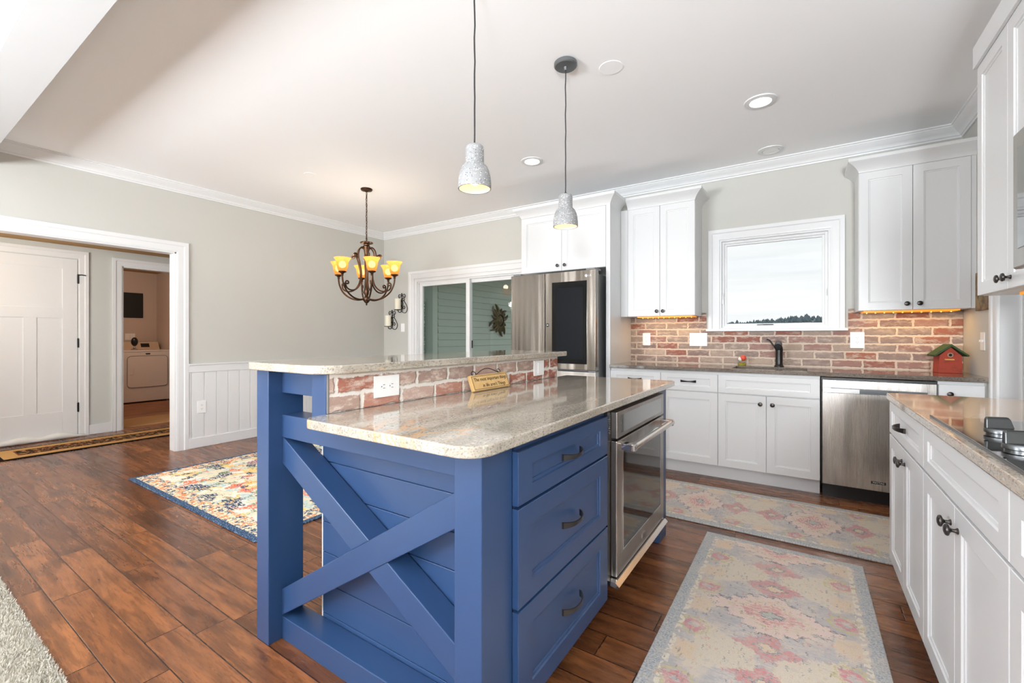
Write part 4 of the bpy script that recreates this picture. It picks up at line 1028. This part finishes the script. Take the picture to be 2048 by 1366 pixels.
can(-0.235, 3.36, True, 'lit recessed ceiling light in front of the sink window')
can(-0.226, 4.285, False, 'unlit recessed ceiling light close to the crown above the window')
can(-2.017, 3.384, True, 'lit recessed ceiling light in front of the refrigerator', 0.062, 6)
b = MB().lathe([(0.068, 0), (0.068, -0.002), (0.066, -0.003), (0.0, -0.003)], (-0.932, 2.461, ZC), 36)
tag(b.build('ceiling_cover_plate', 'ceiling'), 'plain round white cover plate on the ceiling right of the far pendant', 'ceiling plate')
b = MB().lathe([(0.055, 0), (0.055, -0.001), (0.054, -0.002), (0.0, -0.002)], (-3.977, 2.484, ZC), 36)
tag(b.build('ceiling_cover_plate', 'ceiling'), 'faint round white cover plate on the ceiling left of the chandelier', 'ceiling plate')
# under-cabinet strips
def led(label, a, fr, power, rot, sx, sy):
    t = thing('under_cabinet_light', label, 'under-cabinet light', tuple(fr.pt((a[0]+a[1])/2, (a[2]+a[3])/2, a[5])), 'amber strips under wall cabinets')
    MB().box(*a, fr).build('housing', flat('amber_diffuser', (255, 170, 50), 0.4, emit=srgb(255, 160, 30), estr=0.55), t)
    n = max(4, int((a[1]-a[0])/0.05)); bm_ = MB()
    for i in range(n):
        q = a[0] + (a[1]-a[0])*(i+0.5)/n
        bm_.sphere(fr.pt(q, (a[2]+a[3])/2, a[4]-0.002), 0.004, 8, 6)
    bm_.build('diodes', 'ledstrip', t)
    l = area_light('amber_led', (0, 0, a[4]-a[5]-0.006), (0, 0, rot), sx, sy, power, (1.0, 0.66, 0.28)); l.parent = t
led('amber under-cabinet light left of the window', (-1.36, -0.85, -4.50, -4.30, 1.358, 1.3675), BACK, 0.9, 0, 0.5, 0.1)
led('amber under-cabinet light right of the window', (0.39, 0.92, -4.50, -4.30, 1.358, 1.3675), BACK, 1.1, 0, 0.5, 0.1)
led('amber under-cabinet light beneath the cabinet by the microwave', (2.18, 2.72, -0.94, -0.76, 1.350, 1.3595), RGT, 1.0, PI/2, 0.5, 0.1)

# chandelier
CX, CY = -3.867, 3.059
t = thing('chandelier', 'six-arm bronze scroll chandelier with lit amber glass shades', 'chandelier', (CX, CY, 1.5))
MB().lathe([(0.06, 0), (0.062, -0.006), (0.055, -0.018), (0.02, -0.026), (0.008, -0.034), (0.0, -0.034)], (CX, CY, ZC), 28).build('canopy', 'bronze', t, smooth=True)
b = MB(); z = ZC-0.034; k = 0
while z > 2.22:
    pts = []
    for i in range(13):
        a = 2*PI*i/12; u_ = 0.0085*math.cos(a); w_ = 0.019*math.sin(a)
        pts.append((CX+(u_ if k % 2 else 0), CY+(0 if k % 2 else u_), z-0.017+w_))
    b.tube(pts, 0.0024, 6); z -= 0.030; k += 1
b.tube([(CX+0.003*math.sin(i), CY+0.003*math.cos(i), ZC-0.03-(ZC-0.03-2.2)*i/20) for i in range(21)], 0.0028, 6)
b.build('chain', 'bronze', t, smooth=True)
MB().tube([(CX+0.020*math.cos(2*PI*i/20)*0.80, CY-0.020*math.cos(2*PI*i/20)*0.5, 2.203+0.020*math.sin(2*PI*i/20)) for i in range(21)], 0.0032, 8).build('ring', 'bronze', t, smooth=True)
col = [(0.0, 1.502), (0.006, 1.506), (0.010, 1.516), (0.006, 1.524), (0.018, 1.532), (0.034, 1.552), (0.038, 1.572), (0.036, 1.584), (0.026, 1.590), (0.016, 1.605), (0.024, 1.625), (0.027, 1.66), (0.019, 1.70), (0.012, 1.72), (0.014, 1.80), (0.014, 1.94), (0.020, 1.965), (0.030, 1.99), (0.024, 2.02), (0.020, 2.04), (0.026, 2.07), (0.034, 2.10), (0.040, 2.128), (0.030, 2.14), (0.032, 2.150), (0.064, 2.160), (0.068, 2.168), (0.060, 2.176), (0.016, 2.182), (0.0, 2.184)]
MB().lathe(col, (CX, CY, 0), 24).build('column', 'bronze', t, smooth=True)
front_d = Vector((0.5505, -0.8349, 0)); right_d = Vector((0.8349, 0.5505, 0))
def spiral(cx, cz, r0, r1, a0, a1, n=14):
    return [(cx+(r0+(r1-r0)*i/n)*math.cos(a0+(a1-a0)*i/n), cz+(r0+(r1-r0)*i/n)*math.sin(a0+(a1-a0)*i/n)) for i in range(n+1)]
def catmull(P, n=5):
    out = []
    for i in range(len(P)-1):
        p0, p1, p2, p3 = P[max(i-1, 0)], P[i], P[i+1], P[min(i+2, len(P)-1)]
        for k in range(n):
            s = k/n
            out.append(tuple(0.5*((2*p1[j])+(-p0[j]+p2[j])*s+(2*p0[j]-5*p1[j]+4*p2[j]-p3[j])*s*s+(-p0[j]+3*p1[j]-3*p2[j]+p3[j])*s**3) for j in range(len(p1))))
    out.append(P[-1]); return out
SHADE = [(0.030, 0.0), (0.040, 0.006), (0.049, 0.030), (0.054, 0.060), (0.058, 0.088), (0.066, 0.110), (0.080, 0.128), (0.083, 0.134), (0.080, 0.134), (0.063, 0.110), (0.055, 0.088), (0.051, 0.060), (0.046, 0.030), (0.036, 0.008), (0.0, 0.004)]
for k in range(6):
    th = math.radians(28+60*k); dv = front_d*math.cos(th) + right_d*math.sin(th)
    P3 = lambda r, z: Vector((CX, CY, z)) + dv*r
    arm = catmull([(0.030, 1.570), (0.10, 1.562), (0.18, 1.585), (0.25, 1.640), (0.288, 1.710), (0.300, 1.770), (0.300, 1.795)])
    MB().tube([P3(r, z) for r, z in arm], 0.0088, 8).build('arm', 'bronze', t, smooth=True)
    sc = spiral(0.143, 2.018, 0.006, 0.020, -PI*1.9, PI*0.55, 18) + catmull([(0.118, 2.030), (0.098, 1.985), (0.078, 1.91), (0.066, 1.84), (0.070, 1.77), (0.095, 1.705), (0.145, 1.660), (0.205, 1.652), (0.250, 1.675), (0.262, 1.712)]) + spiral(0.240, 1.722, 0.022, 0.007, 0.2, PI*1.9, 16)
    MB().tube([P3(r, z) for r, z in sc], 0.0078, 7).build('scroll', 'bronze', t, smooth=True)
    up = catmull([(0.030, 2.105), (0.060, 2.115), (0.090, 2.085), (0.102, 2.035), (0.098, 1.985)])
    MB().tube([P3(r, z) for r, z in up], 0.0075, 7).build('upper_scroll', 'bronze', t, smooth=True)
    c = P3(0.300, 0)
    MB().lathe([(0.008, 1.785), (0.014, 1.792), (0.011, 1.803), (0.020, 1.812), (0.037, 1.820), (0.040, 1.828), (0.030, 1.834), (0.0, 1.834)], (c.x, c.y, 0), 20).build('cup', 'bronze', t, smooth=True)
    sh = MB().lathe(SHADE, (c.x, c.y, 1.830), 28, cap=False).build('shade', 'amber', t, smooth=True)
    MB().sphere((c.x, c.y, 1.897), (0.035, 0.035, 0.036), 14, 8).build('bulb', 'bulb', sh, smooth='all')
    l = point_light('chandelier_lamp', tuple(Vector((c.x, c.y, 1.995)) - Vector((CX, CY, 1.5))), 1.9, (1.0, 0.86, 0.68), 0.04); l.parent = t

# candle sconces on the back wall
def sconce(x, zc, label, clabel):
    t = thing('candle_sconce', label, 'sconce', (x, YB, zc-0.14), 'black iron candle sconces')
    P = lambda a, o, c: (x+a, YB-o, zc+c)
    b = MB(); b.tube([P(0, 0.008, 0.135), P(0, 0.008, -0.12)], 0.006, 8); b.sphere(P(0, 0.010, 0.138), 0.010, 10, 6)
    for s in (-1, 1):
        b.tube([P(s*a, 0.008, c) for a, c in catmull([(0.0, 0.085), (0.02, 0.12), (0.055, 0.130), (0.072, 0.102), (0.055, 0.078), (0.036, 0.092), (0.042, 0.108)])], 0.0045, 7)
        b.tube([P(s*a, 0.008, c) for a, c in catmull([(0.0, 0.06), (0.022, 0.01), (0.02, -0.03), (0.0, -0.06)])], 0.004, 7)
    b.tube([P(a, 0.008, c) for a, c in catmull([(0.0, 0.055), (0.03, 0.075), (0.052, 0.055), (0.040, 0.035), (0.026, 0.042), (0.055, 0.02), (0.10, -0.04), (0.115, -0.09), (0.09, -0.135), (0.05, -0.145), (0.0, -0.125)])], 0.0045, 7)
    b.tube([P(a, 0.008, c) for a, c in catmull([(0.0, -0.10), (0.03, -0.05), (0.055, -0.045), (0.065, -0.07), (0.045, -0.085), (0.035, -0.07)])], 0.0045, 7)
    b.build('scroll_bracket', 'blackmetal', t, smooth=True)
    b = MB(); b.tube([P(0, 0.008, -0.11), P(0, 0.04, -0.138), P(0, 0.075, -0.132), P(0, 0.085, -0.105)], 0.006, 8); b.build('arm', 'blackmetal', t, smooth=True)
    MB().lathe([(0.0, 0), (0.052, 0.0), (0.060, 0.008), (0.056, 0.008), (0.0, 0.004)], P(0, 0.085, -0.105), 24).build('dish', 'blackmetal', t, smooth=True)
    c = MB().lathe([(0.0, 0), (0.043, 0.0), (0.043, 0.158), (0.038, 0.162), (0.0, 0.158)], P(0, 0.085, -0.099), 24)
    tag(c.build('pillar_candle', 'candle', smooth=True), clabel, 'candle', 'ivory pillar candles')
sconce(-4.955, 1.667, 'black iron scroll sconce nearest the patio door, the higher one', 'ivory pillar candle on the higher wall sconce')
sconce(-5.165, 1.425, 'black iron scroll sconce nearest the room corner, the lower one', 'ivory pillar candle on the lower wall sconce')

# sun ornament on the porch wall
t = thing('sun_ornament', 'dark metal sun face ornament on the green porch siding', 'wall ornament', (PX, 7.37, 1.50))
sy, sz = 7.37, 1.50
m_ = Mat('patinated_metal'); n_ = m_.noise(m_.obj(), 20, 3); m_.set(color=m_.mix(n_, srgb(52, 44, 32), srgb(116, 100, 66)), metal=0.7, rough=0.5); M['patina'] = m_.mat
b = MB(); b.lathe([(0.135, 0.0), (0.135, 0.02), (0.10, 0.055), (0.05, 0.075), (0.0, 0.08)], (PX, sy, sz), 28, (1, 0, 0))
fc = b.build('face', 'patina', t, smooth=True)
b = MB()
for s in (-1, 1): b.sphere((PX+0.072, sy+s*0.045, sz+0.03), (0.008, 0.02, 0.010), 10, 6)
b.sphere((PX+0.082, sy, sz-0.005), (0.014, 0.014, 0.035), 10, 6); b.sphere((PX+0.072, sy, sz-0.055), (0.008, 0.035, 0.010), 10, 6)
for s in (-1, 1): b.sphere((PX+0.064, sy+s*0.06, sz-0.02), (0.012, 0.022, 0.022), 10, 6)
b.build('features', 'patina', fc, smooth='all')
for k in range(16):
    a = 2*PI*k/16 + 0.1; L_ = 0.235 if k % 2 == 0 else 0.15; pts = []; rr = []
    for i in range(9):
        s = i/8; bend = (0.55*s*s if k % 2 == 0 else 0.2*s)*(1 if k % 4 < 2 else -1); r = 0.12+L_*s
        pts.append((PX+0.03-0.012*s, sy+r*math.cos(a+bend*0.5), sz+r*math.sin(a+bend*0.5))); rr.append(0.036*(1-s)**0.55+0.005)
    if k % 2 == 0:
        e = Vector(pts[-1]); 
    MB().tube(pts, rr, 8).build('ray', 'patina', t, smooth=True)

# ------------------------------------------------------------------ rugs
def rug(name, label, cat, x0, x1, y0, y1, h, matf, bevel=0.004, rotate=False):
    cx, cy = (x0+x1)/2, (y0+y1)/2
    w2, l2 = (x1-x0)/2, (y1-y0)/2
    o = bpy.data.objects.new(name, None)
    b = MB()
    if rotate:
        m_ = matf(name+'_weave', l2, w2); b.box(-l2, l2, -w2, w2, 0, h)
    else:
        m_ = matf(name+'_weave', w2, l2); b.box(-w2, w2, -l2, l2, 0, h)
    ob = b.build(name, m_, None, bevel=bevel, origin=(0, 0, 0)); ob.location = (cx, cy, 0.0008)
    if rotate: ob.rotation_euler = (0, 0, PI/2)
    tag(ob, label, cat); return ob
rug('runner_rug', 'faded beige and pink runner rug on the floor between island and cooktop run', 'rug', -0.477, 0.255, 0.75, 2.84, 0.011, mk_runner)
rug('runner_rug', 'faded beige and pink runner rug lying along the sink cabinets', 'rug', -1.35, 0.80, 2.955, 3.71, 0.011, mk_runner, rotate=True)
rug('area_rug', 'multicoloured floral area rug with navy edge under the chandelier', 'rug', -4.615, -2.60, 1.285, 4.25, 0.009, mk_floral)
rug('hall_runner', 'tan and black patterned runner rug along the hall', 'rug', -6.82, -6.262, 0.80, 3.6, 0.008, mk_hallrug)
b = MB(); b.box(-8.0, -7.27, 1.95, 3.2, 0.0008, 0.009); tag(b.build('laundry_mat', flat('tan_mat', (170, 132, 86), 0.9)), 'plain tan mat inside the laundry doorway', 'mat')
# shag rug near the camera, lower left
t = thing('shag_rug', 'cream shag rug at the lower left corner of the floor', 'rug', (-3.4, -0.6, 0))
M['shag'] = mk_shag()
b = MB(); b.box(-5.0, -1.75, -1.6, 0.402, 0.0008, 0.014); b.build('backing', 'shag', t)
b = MB(); rnd = random.Random(3)
for i in range(14000):
    x = rnd.uniform(-3.7, -1.77) if i % 5 else rnd.uniform(-5.0, -3.7); y = 0.405 - abs(rnd.gauss(0, 0.10)) if i % 3 else 0.405 - rnd.random()*0.012
    a = rnd.uniform(0, 2*PI); l = rnd.uniform(0.010, 0.022); w = 0.0035
    dx, dy = math.cos(a)*w, math.sin(a)*w; tx, ty = rnd.uniform(-1, 1)*0.012, rnd.uniform(-0.6, 1)*0.012
    p = [(x-dx, y-dy, 0.010), (x+dx, y+dy, 0.010), (x+tx+dx*0.4, y+ty+dy*0.4, 0.010+l), (x+tx-dx*0.4, y+ty-dy*0.4, 0.010+l)]
    b.bm.faces.new([b.bm.verts.new(q) for q in p])
o = b.build('pile', 'shag', t); o['kind'] = 'stuff'

# ------------------------------------------------------------------ laundry
t = thing('clothes_dryer', 'white front-loading dryer seen through the laundry doorway', 'dryer', (-10.15, 3.01, 0))
DX = -9.80
MB().box(-10.5, DX, 2.66, 3.36, 0.02, 0.90).build('cabinet', 'dryer', t, bevel=0.008)
MB().box(-10.5, DX+0.004, 2.655, 3.365, 0.90, 0.93).build('top_panel', 'dryer', t, bevel=0.006)
b = MB(); b.prism([(-10.5, 0.93), (-10.28, 0.93), (-10.36, 1.07), (-10.5, 1.07)], 2.68, 3.34, Frame((0, 0, 0), (1, 0, 0), (0, 1, 0))); cons = b.build('console', flat('console_beige', (196, 176, 154), 0.35), t, bevel=0.006)
b = MB(); b.prism([(-10.32, 0.99), (-10.305, 0.975), (-10.345, 1.045), (-10.36, 1.05)], 3.06, 3.19, Frame((0, 0, 0), (1, 0, 0), (0, 1, 0))); b.build('display', 'black', cons)
FD = Frame((DX, 0, 0), (0, 1, 0), (1, 0, 0))
outer = rounded(2.715, 3.30, 0.275, 0.83, (0.06,)*4, 5); 
dr = MB().prism(outer, 0.0, 0.010, FD).build('door', 'dryer', t, bevel=0.003)
b = MB(); rings = [FD.pt(p[0], 0.010, p[1]) for p in outer]; b.tube(rings+[rings[0]], 0.0035, 6); b.build('door_seam', 'darkmetal', dr)
MB().box(2.75, 2.80, 0.010, 0.016, 0.50, 0.62, FD).build('door_pull', 'dryer', dr, bevel=0.003)
MB().box(2.975, 3.04, 0.0, 0.004, 0.855, 0.875, FD).build('badge', 'black', t)
for yy in (2.70, 3.31): MB().lathe([(0.02, 0), (0.02, 0.02)], (DX-0.05, yy, 0), 12).build('foot', 'black', t)
t = thing('scrub_brush', 'black oval brush on a clear stand, standing on the dryer', 'brush', (-9.95, 2.86, 0.93))
MB().lathe([(0.0, 0.0), (0.05, 0.0), (0.05, 0.02), (0.02, 0.035), (0.015, 0.08)], (-9.95, 2.86, 0.9305), 18).build('stand', 'chrome', t, smooth=True)
MB().sphere((-9.95, 2.86, 0.93+0.15), (0.05, 0.05, 0.08)).build('brush_head', 'black', t, smooth='all')
b = MB(); b.box(-10.6, -10.575, 2.45, 3.17, 1.53, 2.00); tag(b.build('wall_screen', flat('matte_black_panel', (12, 12, 14), 0.5), bevel=0.004), 'black rectangular panel on the laundry wall above the dryer', 'wall panel')
point_light('added_hall_fill', (-6.0, 0.2, 1.95), 50, (1.0, 0.95, 0.88), 0.08)  # added fill with no fixture, brightens the hall and its door
point_light('added_laundry_fill', (-8.8, 2.2, 2.2), 30, (1.0, 0.80, 0.64), 0.08)  # added warm fill with no fixture, lifts the laundry room

# ------------------------------------------------------------------ outdoors
b = MB(); b.box(-400, 400, 12.0, 600, -1.3, -1.2); struct(b.build('ground_outside', flat('winter_field', (150, 150, 120), 1.0)))
def hill_h(x):
    return 8.1 + 2.4*math.exp(-((x+1)/11.0)**2) + 0.3*math.sin(x*0.3)
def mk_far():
    m = Mat('hazy_woods'); n = m.noise(m.geo(), 0.35, 5, 0.7); m.set(color=m.mix(n, srgb(96, 112, 120), srgb(140, 152, 156)), rough=1.0); return m.mat  # distance haze painted into the blue-grey colour
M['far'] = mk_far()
b = MB(); rings = []
for i in range(81):
    x = -80+i*2.5
    rings.append([Vector((x, 190, -1.3)), Vector((x, 205, -1.2+hill_h(x)*0.75)), Vector((x, 225, -1.2+hill_h(x))), Vector((x, 300, -1.3))])
b.loops(rings); hl = struct(b.build('hill_outside', 'far', smooth='all'))
b = MB(); rnd = random.Random(11)
for i in range(1500):
    x = rnd.uniform(-50, 40); y = rnd.uniform(188, 224); h = rnd.uniform(0.8, 1.9)*(1.0 if rnd.random() < 0.8 else 1.35)
    z0 = -1.2 + hill_h(x)*max(0.0, min(1.0, (y-190)/15*0.75 if y < 205 else 0.75+(y-205)/20*0.25)) - 0.3
    r = h*rnd.uniform(0.20, 0.36); n = 6
    b.lathe([(r*0.6, 0), (r, h*0.25), (r*0.75, h*0.6), (r*0.3, h*0.88), (0.02, h)], (x, y, z0), n)
tr = b.build('distant_trees', flat('hazed_evergreen', (98, 116, 122), 1.0), smooth='all'); tag(tr, 'hazy dark woods on the ridge seen through the sink window', 'trees', kind='stuff')  # tree colour has the distance haze painted in
